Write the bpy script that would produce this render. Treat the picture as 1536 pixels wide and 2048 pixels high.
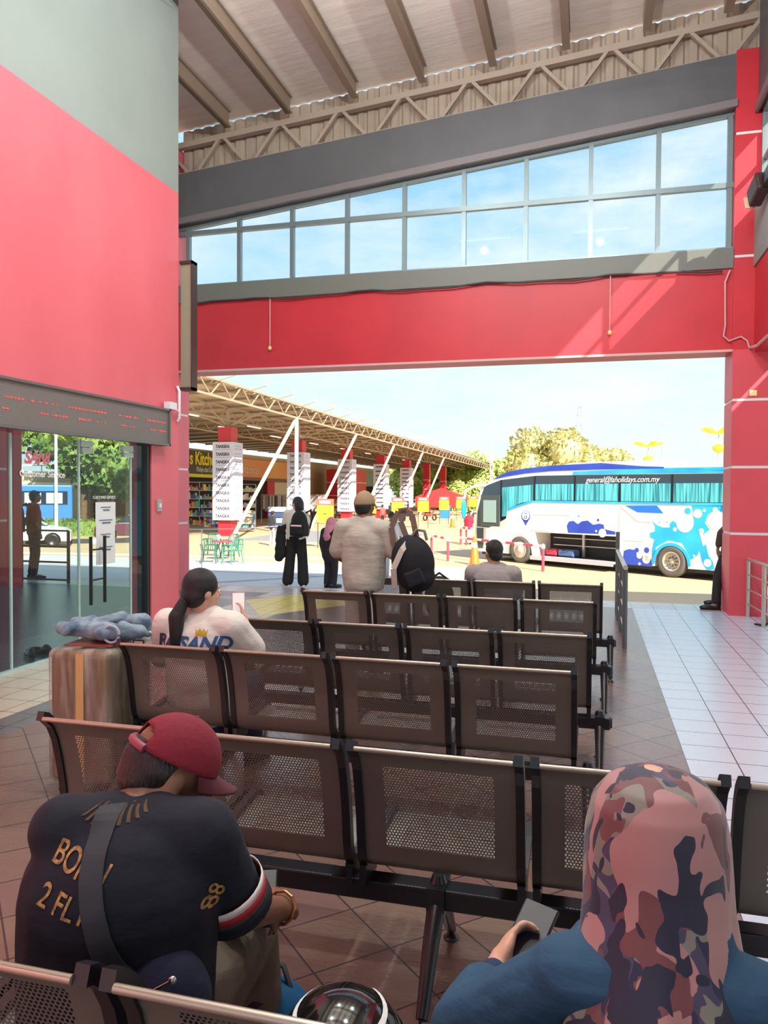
import bpy, bmesh, math, random
from mathutils import Vector, Matrix, Euler
random.seed(7)
SC = bpy.context.scene
for _o in list(bpy.data.objects): bpy.data.objects.remove(_o)
COL = SC.collection
R = math.radians
V = Vector

# ------------------------------------------------------------ camera
EYE = 1.67
_p, _y, _r = R(1.42), R(15.0), 0.0058
F = V((-math.sin(_y)*math.cos(_p), math.cos(_y)*math.cos(_p), -math.sin(_p)))
Rt = V((math.cos(_y), math.sin(_y), 0)); Up = Rt.cross(F)
R2 = math.cos(_r)*Rt + math.sin(_r)*Up; U2 = -math.sin(_r)*Rt + math.cos(_r)*Up
cam = bpy.data.cameras.new('camera'); camo = bpy.data.objects.new('camera', cam); COL.objects.link(camo)
cam.sensor_fit = 'VERTICAL'; cam.sensor_height = 36.0; cam.lens = 36.0*1550/2048
cam.clip_start = 0.05; cam.clip_end = 900
m = Matrix((R2, U2, -F)).transposed().to_4x4(); m.translation = V((0, 0, EYE)); camo.matrix_world = m
SC.camera = camo

# ------------------------------------------------------------ light
SC.view_settings.view_transform = 'Standard'; SC.view_settings.look = 'None'
SC.view_settings.gamma = 1.0; SC.view_settings.use_curve_mapping = False
SC.view_settings.exposure = 0.45
SUN_STRENGTH = 8.0; SKY_STRENGTH = 0.92
SC.cycles.max_bounces = 10; SC.cycles.diffuse_bounces = 6; SC.cycles.transparent_max_bounces = 24
SC.cycles.use_denoising = True
SC.cycles.sample_clamp_indirect = 6.0
sun = bpy.data.lights.new('sun', 'SUN'); suno = bpy.data.objects.new('sun', sun); COL.objects.link(suno)
SUN = V((1.0, -1.25, 1.1)).normalized()
sun.energy = SUN_STRENGTH; sun.angle = R(0.6); sun.color = (1.0, 0.93, 0.80)
suno.rotation_euler = SUN.to_track_quat('Z', 'Y').to_euler(); suno.location = (40, -40, 40)

def s2l(c):
    return tuple(((x/255)/12.92 if x/255 <= 0.04045 else ((x/255+0.055)/1.055)**2.4) for x in c)

W = bpy.data.worlds.new('sky'); SC.world = W; W.use_nodes = True
nt = W.node_tree; nt.nodes.clear()
def N(nt, t, **k):
    n = nt.nodes.new(t)
    for a, b in k.items(): setattr(n, a, b)
    return n
def L(nt, a, b): nt.links.new(a, b)
wo = N(nt, 'ShaderNodeOutputWorld'); bg = N(nt, 'ShaderNodeBackground'); tc = N(nt, 'ShaderNodeTexCoord')
sx = N(nt, 'ShaderNodeSeparateXYZ'); L(nt, tc.outputs['Generated'], sx.inputs[0])
rp = N(nt, 'ShaderNodeValToRGB'); L(nt, sx.outputs['Z'], rp.inputs[0])
e = rp.color_ramp.elements
e[0].position = 0.0; e[0].color = (0.76, 0.90, 0.89, 1)
e[1].position = 0.75; e[1].color = (0.25, 0.48, 0.85, 1)
k = rp.color_ramp.elements.new(0.13); k.color = (0.64, 0.85, 0.90, 1)
k = rp.color_ramp.elements.new(0.38); k.color = (0.32, 0.60, 0.88, 1)
mp = N(nt, 'ShaderNodeMapping'); mp.inputs['Scale'].default_value = (1.6, 1.6, 5.0); L(nt, tc.outputs['Generated'], mp.inputs[0])
nz = N(nt, 'ShaderNodeTexNoise'); nz.inputs['Scale'].default_value = 2.2; nz.inputs['Detail'].default_value = 9; nz.inputs['Roughness'].default_value = 0.62
L(nt, mp.outputs[0], nz.inputs[0])
cr = N(nt, 'ShaderNodeValToRGB'); L(nt, nz.outputs[0], cr.inputs[0])
cr.color_ramp.elements[0].position = 0.40; cr.color_ramp.elements[0].color = (0, 0, 0, 1)
cr.color_ramp.elements[1].position = 0.68; cr.color_ramp.elements[1].color = (1, 1, 1, 1)
mx = N(nt, 'ShaderNodeMixRGB'); L(nt, cr.outputs[0], mx.inputs[0]); L(nt, rp.outputs[0], mx.inputs[1]); mx.inputs[2].default_value = (0.80, 0.86, 0.86, 1)
L(nt, mx.outputs[0], bg.inputs[0]); bg.inputs[1].default_value = SKY_STRENGTH; L(nt, bg.outputs[0], wo.inputs[0])

# ------------------------------------------------------------ materials
MATS = {}
def mat(name, col=(128, 128, 128), rough=0.6, metal=0.0, var=0.0, vscale=6.0, bump=0.0, bscale=30.0, emit=None, estr=1.0, col2=None, stretch=None, spec=0.5, lin=False, detail=4, alpha=None):
    if name in MATS: return MATS[name]
    m = bpy.data.materials.new(name); m.use_nodes = True; MATS[name] = m
    nt = m.node_tree; b = nt.nodes['Principled BSDF']
    c = col if lin else s2l(col)
    b.inputs['Base Color'].default_value = (*c, 1); b.inputs['Roughness'].default_value = rough
    b.inputs['Metallic'].default_value = metal; b.inputs['Specular IOR Level'].default_value = spec
    if emit: b.inputs['Emission Color'].default_value = (*s2l(emit), 1); b.inputs['Emission Strength'].default_value = estr
    tc = N(nt, 'ShaderNodeTexCoord'); mp = N(nt, 'ShaderNodeMapping'); L(nt, tc.outputs['Object'], mp.inputs[0])
    if stretch: mp.inputs['Scale'].default_value = stretch
    if var or col2:
        nz = N(nt, 'ShaderNodeTexNoise'); nz.inputs['Scale'].default_value = vscale; nz.inputs['Detail'].default_value = detail
        L(nt, mp.outputs[0], nz.inputs[0])
        mx = N(nt, 'ShaderNodeMixRGB'); 
        c2 = s2l(col2) if col2 else tuple(max(0, x*(1-var)) for x in c)
        mx.inputs[1].default_value = (*c, 1); mx.inputs[2].default_value = (*c2, 1)
        cr = N(nt, 'ShaderNodeValToRGB'); cr.color_ramp.elements[0].position = 0.38; cr.color_ramp.elements[1].position = 0.62
        L(nt, nz.outputs[0], cr.inputs[0]); L(nt, cr.outputs[0], mx.inputs[0]); L(nt, mx.outputs[0], b.inputs['Base Color'])
    if bump:
        n2 = N(nt, 'ShaderNodeTexNoise'); n2.inputs['Scale'].default_value = bscale; n2.inputs['Detail'].default_value = 5
        L(nt, mp.outputs[0], n2.inputs[0])
        bp = N(nt, 'ShaderNodeBump'); bp.inputs['Strength'].default_value = min(1, bump); bp.inputs['Distance'].default_value = 0.02
        L(nt, n2.outputs[0], bp.inputs['Height']); L(nt, bp.outputs[0], b.inputs['Normal'])
    return m

class X:
    """tiny expression helper over math nodes"""
    def __init__(s, nt, o): s.nt, s.o = nt, o
    def _m(s, op, b=None, c=None, clamp=False):
        n = N(s.nt, 'ShaderNodeMath', operation=op); n.use_clamp = clamp
        L(s.nt, s.o, n.inputs[0])
        for i, q in ((1, b), (2, c)):
            if q is None: continue
            if isinstance(q, X): L(s.nt, q.o, n.inputs[i])
            else: n.inputs[i].default_value = q
        return X(s.nt, n.outputs[0])
    def __add__(s, b): return s._m('ADD', b)
    def __sub__(s, b): return s._m('SUBTRACT', b)
    def __mul__(s, b): return s._m('MULTIPLY', b)
    def __truediv__(s, b): return s._m('DIVIDE', b)
    def gt(s, b): return s._m('GREATER_THAN', b)
    def lt(s, b): return s._m('LESS_THAN', b)
    def abs(s): return s._m('ABSOLUTE')
    def floor(s): return s._m('FLOOR')
    def frac(s): return s._m('FRACT')
    def sqrt(s): return s._m('SQRT')
    def min(s, b): return s._m('MINIMUM', b)
    def max(s, b): return s._m('MAXIMUM', b)
    def ping(s, b): return s._m('PINGPONG', b)
def coords(nt, kind='Object'):
    tc = N(nt, 'ShaderNodeTexCoord'); s = N(nt, 'ShaderNodeSeparateXYZ'); L(nt, tc.outputs[kind], s.inputs[0])
    return X(nt, s.outputs[0]), X(nt, s.outputs[1]), X(nt, s.outputs[2]), tc
def mixc(nt, fac, a, b):
    n = N(nt, 'ShaderNodeMixRGB')
    if isinstance(fac, X): L(nt, fac.o, n.inputs[0])
    else: n.inputs[0].default_value = fac
    for i, q in ((1, a), (2, b)):
        if isinstance(q, tuple): n.inputs[i].default_value = (*q, 1)
        else: L(nt, q, n.inputs[i])
    return n.outputs[0]
def blank(name):
    m = bpy.data.materials.new(name); m.use_nodes = True; MATS[name] = m
    return m, m.node_tree, m.node_tree.nodes['Principled BSDF']
def glass(name, tint=(225, 240, 240), refl=0.10, op=0.0):
    if name in MATS: return MATS[name]
    m, nt, b = blank(name); out = nt.nodes['Material Output']; nt.nodes.remove(b)
    t = N(nt, 'ShaderNodeBsdfTransparent'); t.inputs[0].default_value = (*s2l(tint), 1)
    g = N(nt, 'ShaderNodeBsdfGlossy'); g.inputs['Roughness'].default_value = 0.02
    fr = N(nt, 'ShaderNodeFresnel'); fr.inputs[0].default_value = 1.45
    ad = X(nt, fr.outputs[0])*0.45 + refl
    mx = N(nt, 'ShaderNodeMixShader'); L(nt, ad.o, mx.inputs[0]); L(nt, t.outputs[0], mx.inputs[1]); L(nt, g.outputs[0], mx.inputs[2])
    L(nt, mx.outputs[0], out.inputs[0]); return m

# ------------------------------------------------------------ mesh builder
class MB:
    def __init__(s): s.v = []; s.f = []; s.sm = []
    def add(s, vs, fs, smooth=False):
        o = len(s.v); s.v += [tuple(v) for v in vs]; s.f += [tuple(i+o for i in f) for f in fs]; s.sm += [smooth]*len(fs); return s
    def box(s, c, d, rot=None):
        c = V(c); x, y, z = (q/2 for q in d); M = rot if rot is not None else Matrix.Identity(3)
        vs = [c + M @ V((a*x, b*y, e*z)) for a in (-1, 1) for b in (-1, 1) for e in (-1, 1)]
        return s.add(vs, [(0, 1, 3, 2), (4, 6, 7, 5), (0, 4, 5, 1), (2, 3, 7, 6), (0, 2, 6, 4), (1, 5, 7, 3)])
    def b2(s, p, q):
        return s.box([(a+b)/2 for a, b in zip(p, q)], [abs(a-b) for a, b in zip(p, q)])
    def bar(s, p, q, w, h=None, up=V((0, 0, 1))):
        p, q = V(p), V(q); h = h or w; d = (q-p); l = d.length
        if l < 1e-6: return s
        z = d/l; x = z.cross(up)
        if x.length < 1e-4: x = z.cross(V((1, 0, 0)))
        x.normalize(); y = z.cross(x)
        M = Matrix((x, y, z)).transposed()
        return s.box((p+q)/2, (w, h, l), M)
    def tube(s, pts, r, n=10, cap=True, r2=None):
        pts = [V(p) for p in pts]; rs = r if isinstance(r, (list, tuple)) else [r]*len(pts)
        if r2 is not None: rs = [r, r2]
        rings = []; t0 = (pts[1]-pts[0]).normalized(); a = t0.orthogonal().normalized()
        for i, p in enumerate(pts):
            if i == 0: t = t0
            elif i == len(pts)-1: t = (pts[i]-pts[i-1]).normalized()
            else:
                t = (pts[i+1]-pts[i]).normalized()+(pts[i]-pts[i-1]).normalized()
                t = t.normalized() if t.length > 1e-6 else t0
            a = (a - t*a.dot(t)); a = a.normalized() if a.length > 1e-5 else t.orthogonal().normalized(); b = t.cross(a)
            rings.append([p + (a*math.cos(2*math.pi*k/n)+b*math.sin(2*math.pi*k/n))*rs[i] for k in range(n)])
        vs = [v for g in rings for v in g]; fs = []
        for i in range(len(pts)-1):
            for k in range(n):
                k2 = (k+1) % n; fs.append((i*n+k, i*n+k2, (i+1)*n+k2, (i+1)*n+k))
        s.add(vs, fs, True)
        if cap:
            s.add(rings[0], [tuple(range(n))[::-1]]); s.add(rings[-1], [tuple(range(n))])
        return s
    def lathe(s, prof, c=(0, 0, 0), n=20, axis='Z', smooth=True):
        c = V(c); vs = []
        for (r, h) in prof:
            for k in range(n):
                a = 2*math.pi*k/n; x, y = r*math.cos(a), r*math.sin(a)
                p = {'Z': (x, y, h), 'Y': (x, h, y), 'X': (h, x, y)}[axis]; vs.append(c+V(p))
        fs = [(i*n+k, i*n+(k+1) % n, (i+1)*n+(k+1) % n, (i+1)*n+k) for i in range(len(prof)-1) for k in range(n)]
        return s.add(vs, fs, smooth)
    def ell(s, c, r, rot=None, n=16, m=10):
        c = V(c); M = rot if rot is not None else Matrix.Identity(3); vs = [c+M@V((0, 0, r[2]))]; fs = []
        for i in range(1, m):
            t = math.pi*i/m
            for k in range(n):
                a = 2*math.pi*k/n; vs.append(c+M@V((r[0]*math.sin(t)*math.cos(a), r[1]*math.sin(t)*math.sin(a), r[2]*math.cos(t))))
        vs.append(c+M@V((0, 0, -r[2]))); e = len(vs)-1
        for k in range(n):
            fs.append((0, 1+k, 1+(k+1) % n)); fs.append((e, e-n+(k+1) % n, e-n+k))
            for i in range(m-2):
                fs.append((1+i*n+k, 1+(i+1)*n+k, 1+(i+1)*n+(k+1) % n, 1+i*n+(k+1) % n))
        return s.add(vs, fs, True)
    def cap(s, p, q, r0, r1=None, n=12):
        """capsule p->q"""
        p, q = V(p), V(q); r1 = r0 if r1 is None else r1; d = q-p; l = d.length
        if l < 1e-5: return s.ell(p, (r0, r0, r0), n=n)
        z = d/l; pts = []; rs = []
        for i in range(5):
            a = math.pi/2*(1-i/4.0); 
            if i == 0: pts.append(p-z*r0*0.999); rs.append(r0*0.05)
            else: pts.append(p-z*r0*math.sin(a)); rs.append(r0*math.cos(a))
        for i in range(5):
            a = math.pi/2*(i/4.0)
            if i == 4: pts.append(q+z*r1*0.999); rs.append(r1*0.05)
            else: pts.append(q+z*r1*math.sin(a)); rs.append(r1*math.cos(a))
        return s.tube(pts, rs, n)
    def prism(s, pts, y0, y1, axis='Y', smooth=False):
        """2-D outline extruded"""
        n = len(pts)
        def P(a, b, t): return {'Y': (a, t, b), 'X': (t, a, b), 'Z': (a, b, t)}[axis]
        vs = [P(a, b, y0) for a, b in pts]+[P(a, b, y1) for a, b in pts]
        fs = [tuple(range(n)), tuple(range(2*n-1, n-1, -1))]+[(i, i+n, (i+1) % n+n, (i+1) % n) for i in range(n)]
        return s.add(vs, fs, smooth)
    def grid(s, fn, nu, nv, closed_u=False, smooth=True):
        vs = [fn(i/nu, j/nv) for j in range(nv+1) for i in range(nu if closed_u else nu+1)]
        w = nu if closed_u else nu+1
        fs = [(j*w+i, j*w+(i+1) % w, (j+1)*w+(i+1) % w, (j+1)*w+i) for j in range(nv) for i in range(nu)]
        return s.add(vs, fs, smooth)
    def xf(s, M):
        s.v = [tuple(M @ V(v)) for v in s.v]; return s
    def mesh(s, name, mats):
        me = bpy.data.meshes.new(name); me.from_pydata(s.v, [], s.f)
        for m in (mats if isinstance(mats, (list, tuple)) else [mats]): me.materials.append(m)
        me.polygons.foreach_set('use_smooth', s.sm); me.update()
        bm = bmesh.new(); bm.from_mesh(me); bmesh.ops.recalc_face_normals(bm, faces=bm.faces); bm.to_mesh(me); bm.free()
        return me
    def obj(s, name, m, parent=None, bevel=0, seg=2, solid=0):
        o = bpy.data.objects.new(name, s.mesh(name, m)); COL.objects.link(o)
        if parent: o.parent = parent
        if solid: q = o.modifiers.new('s', 'SOLIDIFY'); q.thickness = solid; q.offset = 0
        if bevel: q = o.modifiers.new('b', 'BEVEL'); q.width = bevel; q.segments = seg; q.limit_method = 'ANGLE'
        return o
    def blob(s, name, m, parent=None, vox=0.012, it=4, disp=0, dscale=0.1):
        o = bpy.data.objects.new(name, s.mesh(name, m)); COL.objects.link(o)
        if parent: o.parent = parent
        q = o.modifiers.new('r', 'REMESH'); q.mode = 'VOXEL'; q.voxel_size = vox; q.use_smooth_shade = True
        if it: w = o.modifiers.new('sm', 'SMOOTH'); w.factor = 0.6; w.iterations = it
        if disp:
            tx = bpy.data.textures.new(name+'_n', 'CLOUDS'); tx.noise_scale = dscale; tx.noise_depth = 2
            d = o.modifiers.new('d', 'DISPLACE'); d.texture = tx; d.strength = disp; d.mid_level = 0.5; d.texture_coords = 'LOCAL'
        return o

def thing(name, label, cat, loc=(0, 0, 0), rz=0, group=None):
    o = bpy.data.objects.new(name, None); COL.objects.link(o); o.empty_display_size = 0.1
    o.location = loc; o.rotation_euler = (0, 0, rz); return tag(o, label, cat, group)
def tag(o, label, cat, group=None, kind=None):
    o['label'] = label; o['category'] = cat
    if group: o['group'] = group
    if kind: o['kind'] = kind
    return o
def struct(name, mb, m, **k):
    o = mb.obj(name, m, **k); o['kind'] = 'structure'; return o
def text(name, s, size, m, parent, M, depth=0.002, shear=0.0, sx=1.0, align='CENTER', bold=0.0):
    cu = bpy.data.curves.new(name, 'FONT'); cu.body = s; cu.size = size; cu.extrude = depth; cu.shear = shear; cu.align_x = align; cu.align_y = 'CENTER'; cu.offset = bold
    t = bpy.data.objects.new(name, cu); COL.objects.link(t)
    dg = bpy.context.evaluated_depsgraph_get(); me = bpy.data.meshes.new_from_object(t.evaluated_get(dg)); bpy.data.objects.remove(t)
    me.materials.clear(); me.materials.append(m)
    me.transform(M @ Matrix.Diagonal((sx, 1, 1, 1)))
    o = bpy.data.objects.new(name, me); COL.objects.link(o)
    if parent: o.parent = parent
    return o
def frame(o, x, y):
    """matrix from origin, text x direction and text up direction"""
    x, y = V(x).normalized(), V(y).normalized(); z = x.cross(y)
    M = Matrix((x, y, z)).transposed().to_4x4(); M.translation = V(o); return M
def dup(root, loc=None, rz=None, label=None, group=None):
    r = root.copy(); COL.objects.link(r)
    if loc is not None: r.location = loc
    if rz is not None: r.rotation_euler = (0, 0, rz)
    if label: r['label'] = label
    if group: r['group'] = group
    for ch in list(root.children):
        c = ch.copy(); COL.objects.link(c); c.parent = r
        for g in list(ch.children):
            d = g.copy(); COL.objects.link(d); d.parent = c
    return r
# ============================================================ SETTING
G = -0.95                       # level of the road beyond the ramp
def gh(y):                      # ground height against depth
    return 0.0 if y <= 12.6 else (G if y >= 24 else G*(y-12.6)/11.4)
RED = (200, 42, 56)
m_red = mat('red_paint', RED, 0.45, var=0.10, vscale=1.2)
m_redl = mat('glare_red_paint', (226, 112, 122), 0.45, var=0.10, vscale=0.9, col2=(220, 102, 114), stretch=(1, 1, 0.4))  # same red as the beam, with the left wall's glare put into the colour
m_gray = mat('dark_grey_paint', (92, 92, 96), 0.5, var=0.12, vscale=1.5)
m_grayl = mat('grey_paint_wall', (142, 150, 145), 0.6, var=0.08, vscale=1.0)
m_grayb = mat('grey_sill_paint', (112, 114, 108), 0.5)
m_white = mat('white_line_paint', (232, 222, 222), 0.5)

# hall floor
def floor_mat():
    m, nt, b = blank('hall_tiles'); x, y, z, tc = coords(nt)
    u = (x*0.7071 + y*0.7071 - (-0.912*0.7071+2.5*0.7071))/0.305; v = (y*0.7071 - x*0.7071 - (2.5*0.7071+0.912*0.7071))/0.305
    us = (x-0.59)/0.305; vs = y/0.305
    stair = x.gt(0.59) + x.lt(-3.85); stair = stair.min(1.0)
    def sel(a, bb): return a + (bb-a)*stair
    A = sel(u, us); B = sel(v, vs)
    ga = (A.frac()-0.5).abs().gt(0.487); gb = (B.frac()-0.5).abs().gt(0.487); g = ga.max(gb)
    wn = N(nt, 'ShaderNodeTexWhiteNoise', noise_dimensions='2D'); cb = N(nt, 'ShaderNodeCombineXYZ'); L(nt, A.floor().o, cb.inputs[0]); L(nt, B.floor().o, cb.inputs[1]); L(nt, cb.outputs[0], wn.inputs['Vector'])
    cr = N(nt, 'ShaderNodeValToRGB'); L(nt, wn.outputs['Value'], cr.inputs[0])
    cr.color_ramp.elements[0].color = (*s2l((130, 98, 94)), 1); cr.color_ramp.elements[1].color = (*s2l((134, 112, 96)), 1)
    kk = cr.color_ramp.elements.new(0.5); kk.color = (*s2l((126, 104, 92)), 1)
    inner = x.lt(-5.1); band = x.gt(-4.16)*x.lt(-3.85); light = x.lt(-4.16)
    outer = y.gt(11.9)
    nz = N(nt, 'ShaderNodeTexNoise'); nz.inputs['Scale'].default_value = 9; nz.inputs['Detail'].default_value = 6; L(nt, tc.outputs['Object'], nz.inputs[0])
    c = mixc(nt, X(nt, nz.outputs[0])*0.5, cr.outputs[0], s2l((120, 84, 78)))
    c = mixc(nt, light, c, s2l((206, 192, 170))); c = mixc(nt, x.gt(0.59), c, s2l((204, 212, 226))); c = mixc(nt, band, c, s2l((112, 106, 106)))  # pale blue-white aisle zone paints the sky glare on to the tiles
    c = mixc(nt, inner, c, s2l((112, 122, 132)))
    # pale paving outside the doorway with its grey bands and a yellow patch
    c = mixc(nt, outer.max(inner.max(x.lt(-4.3)*y.gt(9.6))), c, s2l((196, 190, 186)))
    c = mixc(nt, inner*y.lt(11.9)*(x*-1.0).gt(5.15), c, s2l((84, 96, 104)))
    c = mixc(nt, x.gt(-6.5)*x.lt(-6.2)*y.gt(9.6), c, s2l((142, 138, 140)))
    c = mixc(nt, (y-11.2).abs().lt(0.16)*x.lt(-4.9)*x.gt(-6.2), c, s2l((150, 146, 148)))
    yel = ((x+4.3).abs() + (y-11.0).abs()*0.62).lt(0.85)
    c = mixc(nt, yel, c, s2l((236, 214, 120)))
    c = mixc(nt, g, c, s2l((70, 52, 50)))
    L(nt, c, b.inputs['Base Color'])
    n2 = N(nt, 'ShaderNodeTexNoise'); n2.inputs['Scale'].default_value = 22; n2.inputs['Detail'].default_value = 7; n2.inputs['Distortion'].default_value = 0.8
    mp = N(nt, 'ShaderNodeMapping'); mp.inputs['Scale'].default_value = (1, 2.4, 1); L(nt, tc.outputs['Object'], mp.inputs[0]); L(nt, mp.outputs[0], n2.inputs[0])
    h = X(nt, n2.outputs[0]) - g*0.6
    bp = N(nt, 'ShaderNodeBump'); bp.inputs['Strength'].default_value = 0.22; bp.inputs['Distance'].default_value = 0.012
    L(nt, h.o, bp.inputs['Height']); L(nt, bp.outputs[0], b.inputs['Normal'])
    b.inputs['Roughness'].default_value = 0.22; b.inputs['Specular IOR Level'].default_value = 1.0
    return m
m_floor = floor_mat()
mb = MB(); mb.b2((-16, -9, -0.12), (7.5, 12.6, 0.0)); struct('floor', mb, m_floor)

def ground_mat():
    m, nt, b = blank('road_surface'); x, y, z, tc = coords(nt)
    nz = N(nt, 'ShaderNodeTexNoise'); nz.inputs['Scale'].default_value = 0.35; nz.inputs['Detail'].default_value = 7; L(nt, tc.outputs['Object'], nz.inputs[0])
    c = mixc(nt, X(nt, nz.outputs[0]), s2l((208, 176, 132)), s2l((192, 168, 138)))
    pave = x.lt(-2.6)*y.lt(27)*x.gt(-22)
    c = mixc(nt, pave, c, s2l((196, 192, 190)))
    c = mixc(nt, (x+7.0).abs().lt(0.18)*y.lt(24), c, s2l((150, 146, 148)))
    c = mixc(nt, (y-18.0+(x*0.25)).abs().lt(0.2)*pave, c, s2l((150, 146, 148)))
    # kerb lines and the darker bus lane
    c = mixc(nt, (y-30-(x*0.1)).abs().lt(0.35)*x.lt(-6), c, s2l((235, 228, 215)))
    c = mixc(nt, (y-44).abs().lt(5.5)*x.lt(-10)*x.gt(-19), c, s2l((146, 146, 150)))
    L(nt, c, b.inputs['Base Color']); b.inputs['Roughness'].default_value = 0.8
    n2 = N(nt, 'ShaderNodeTexNoise'); n2.inputs['Scale'].default_value = 3; n2.inputs['Detail'].default_value = 8; L(nt, tc.outputs['Object'], n2.inputs[0])
    bp = N(nt, 'ShaderNodeBump'); bp.inputs['Strength'].default_value = 0.3; L(nt, n2.outputs[0], bp.inputs['Height']); L(nt, bp.outputs[0], b.inputs['Normal'])
    return m
m_ground = ground_mat()
mb = MB()
ys = [12.6, 15, 18, 21, 24, 60, 240]
vs = [(xx, yy, gh(yy)) for yy in ys for xx in (-160, 140)]
mb.add(vs, [(2*i, 2*i+1, 2*i+3, 2*i+2) for i in range(len(ys)-1)])
mb.add([(-160, -60, G), (-16, -60, G), (-16, 12.6, G), (-160, 12.6, G)], [(0, 1, 2, 3)])
mb.add([(-160, 12.6, G), (-16, 12.6, G), (-16, 12.6, 0), (-160, 12.6, 0)], [(0, 1, 2, 3)])
mb.add([(7.5, -60, G), (140, -60, G), (140, 12.6, G), (7.5, 12.6, G)], [(0, 1, 2, 3)])
mb.add([(7.5, 12.6, G), (140, 12.6, G), (140, 12.6, 0), (7.5, 12.6, 0)], [(0, 1, 2, 3)])
struct('ground', mb, m_ground)

# ---------------- front wall (beam, sill band, clerestory, slanted grey head)
Yf = 11.65; XL, XR = -6.75, 1.86
def wtop(x): return 6.09+(x+6.57)*(6.97-6.09)/(1.79+6.57)
def gtop(x): return 6.92+(x+6.65)*(7.71-6.92)/(1.84+6.65)
mb = MB(); mb.b2((XL, Yf, 3.65), (XR, Yf+0.45, 4.79)); fb = struct('wall_front', mb, m_red)
mb = MB(); mb.b2((XL, Yf-0.03, 4.79), (XR, Yf+0.48, 5.07)); struct('trim_1', mb, m_grayb, bevel=0.01)
mb = MB(); mb.prism([(XL, wtop(XL)), (XR, wtop(XR)), (XR, gtop(XR)), (XL, gtop(XL))], Yf-0.02, Yf+0.3); struct('trim_2', mb, m_gray)
mb = MB(); mb.prism([(XL, wtop(XL)-0.0), (XR, wtop(XR)-0.0), (XR, wtop(XR)+0.10), (XL, wtop(XL)+0.10)], Yf-0.07, Yf-0.02); struct('trim_3', mb, mat('grey_metal_flashing', (120, 112, 116), 0.4))
mb = MB(); mb.bar((XL, Yf-0.02, 3.66), (XR, Yf-0.02, 3.66), 0.05, 0.03); struct('trim_4', mb, mat('pink_conduit', (214, 170, 170), 0.5))
# clerestory window: frame and two rows of panes
m_alu = mat('aluminium_frame', (128, 142, 146), 0.35, metal=0.4)
m_sky = glass('clear_glass', (244, 250, 252), 0.015)
win = bpy.data.objects.new('window_1', None); COL.objects.link(win); win['kind'] = 'structure'
MU = [-6.57+0.929*i for i in range(10)]; MU[-1] = 1.80
mb = MB()
for x in MU: mb.b2((x-0.032, Yf+0.10, 5.07), (x+0.032, Yf+0.18, wtop(x)))
mb.b2((XL, Yf+0.09, 5.94), (XR, Yf+0.17, 6.01)); mb.b2((XL, Yf+0.09, 5.07), (XR, Yf+0.19, 5.12))
mb.bar((XL, Yf+0.14, wtop(XL)-0.02), (XR, Yf+0.14, wtop(XR)-0.02), 0.07, 0.05)
mb.obj('window_frame', m_alu, win)
for i in range(9):
    a, b_ = MU[i]+0.03, MU[i+1]-0.03
    q = MB(); q.add([(a, Yf+0.14, 5.12), (b_, Yf+0.14, 5.12), (b_, Yf+0.14, 5.94), (a, Yf+0.14, 5.94)], [(0, 1, 2, 3)]); q.obj('lower_pane', m_sky, win)
    q = MB(); q.add([(a, Yf+0.14, 6.01), (b_, Yf+0.14, 6.01), (b_, Yf+0.14, wtop(b_)-0.03), (a, Yf+0.14, wtop(a)-0.03)], [(0, 1, 2, 3)]); q.obj('upper_pane', m_sky, win)

# corrugated sheet above with the truss in front
m_corr = mat('corrugated_steel', (176, 158, 142), 0.55, var=0.12, vscale=2, stretch=(3, 1, 0.3))
mb = MB()
def cor(u, v):
    x = XL+u*(XR+0.9-XL); k = (u*300) % 6
    y = Yf+0.28 - (0.035 if 1 <= k < 5 else 0.0); jag = 0.0
    z0, z1 = gtop(x)-0.02, gtop(x)+0.82+0.0*jag
    return (x, y, z0+(z1-z0)*v)
mb.grid(cor, 300, 1, smooth=False); struct('wall_gable', mb, m_corr)
m_steel = mat('painted_steel_truss', (168, 150, 136), 0.5)
def chord(x): return gtop(x)+0.50
tr = thing('roof_truss', 'long pale steel truss along the corrugated gable above the clerestory', 'truss', (XL, Yf, 7))
def loc(o, r): o.matrix_parent_inverse = Matrix.Translation(r.location).inverted(); return o
mb = MB(); mb.bar((XL, Yf+0.1, chord(XL)), (XR+0.5, Yf+0.1, chord(XR+0.5)), 0.11, 0.09); loc(mb.obj('top_chord', m_steel, tr), tr)
mb = MB(); mb.bar((XL, Yf+0.1, gtop(XL)+0.02), (XR+0.5, Yf+0.1, gtop(XR+0.5)+0.02), 0.07, 0.07); loc(mb.obj('bottom_chord', m_steel, tr), tr)
x = XL+0.1; i = 0
apx = [-6.95+1.02*k for k in range(10)]
for a in apx:
    for s in (-1, 1):
        xb = a+s*0.42
        if a < XL-0.3 or xb > XR+0.5: continue
        mb = MB(); mb.bar((a+s*0.05, Yf+0.08, chord(a)-0.03), (xb, Yf+0.08, gtop(xb)+0.03), 0.06, 0.05); loc(mb.obj('brace', m_steel, tr), tr)

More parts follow.
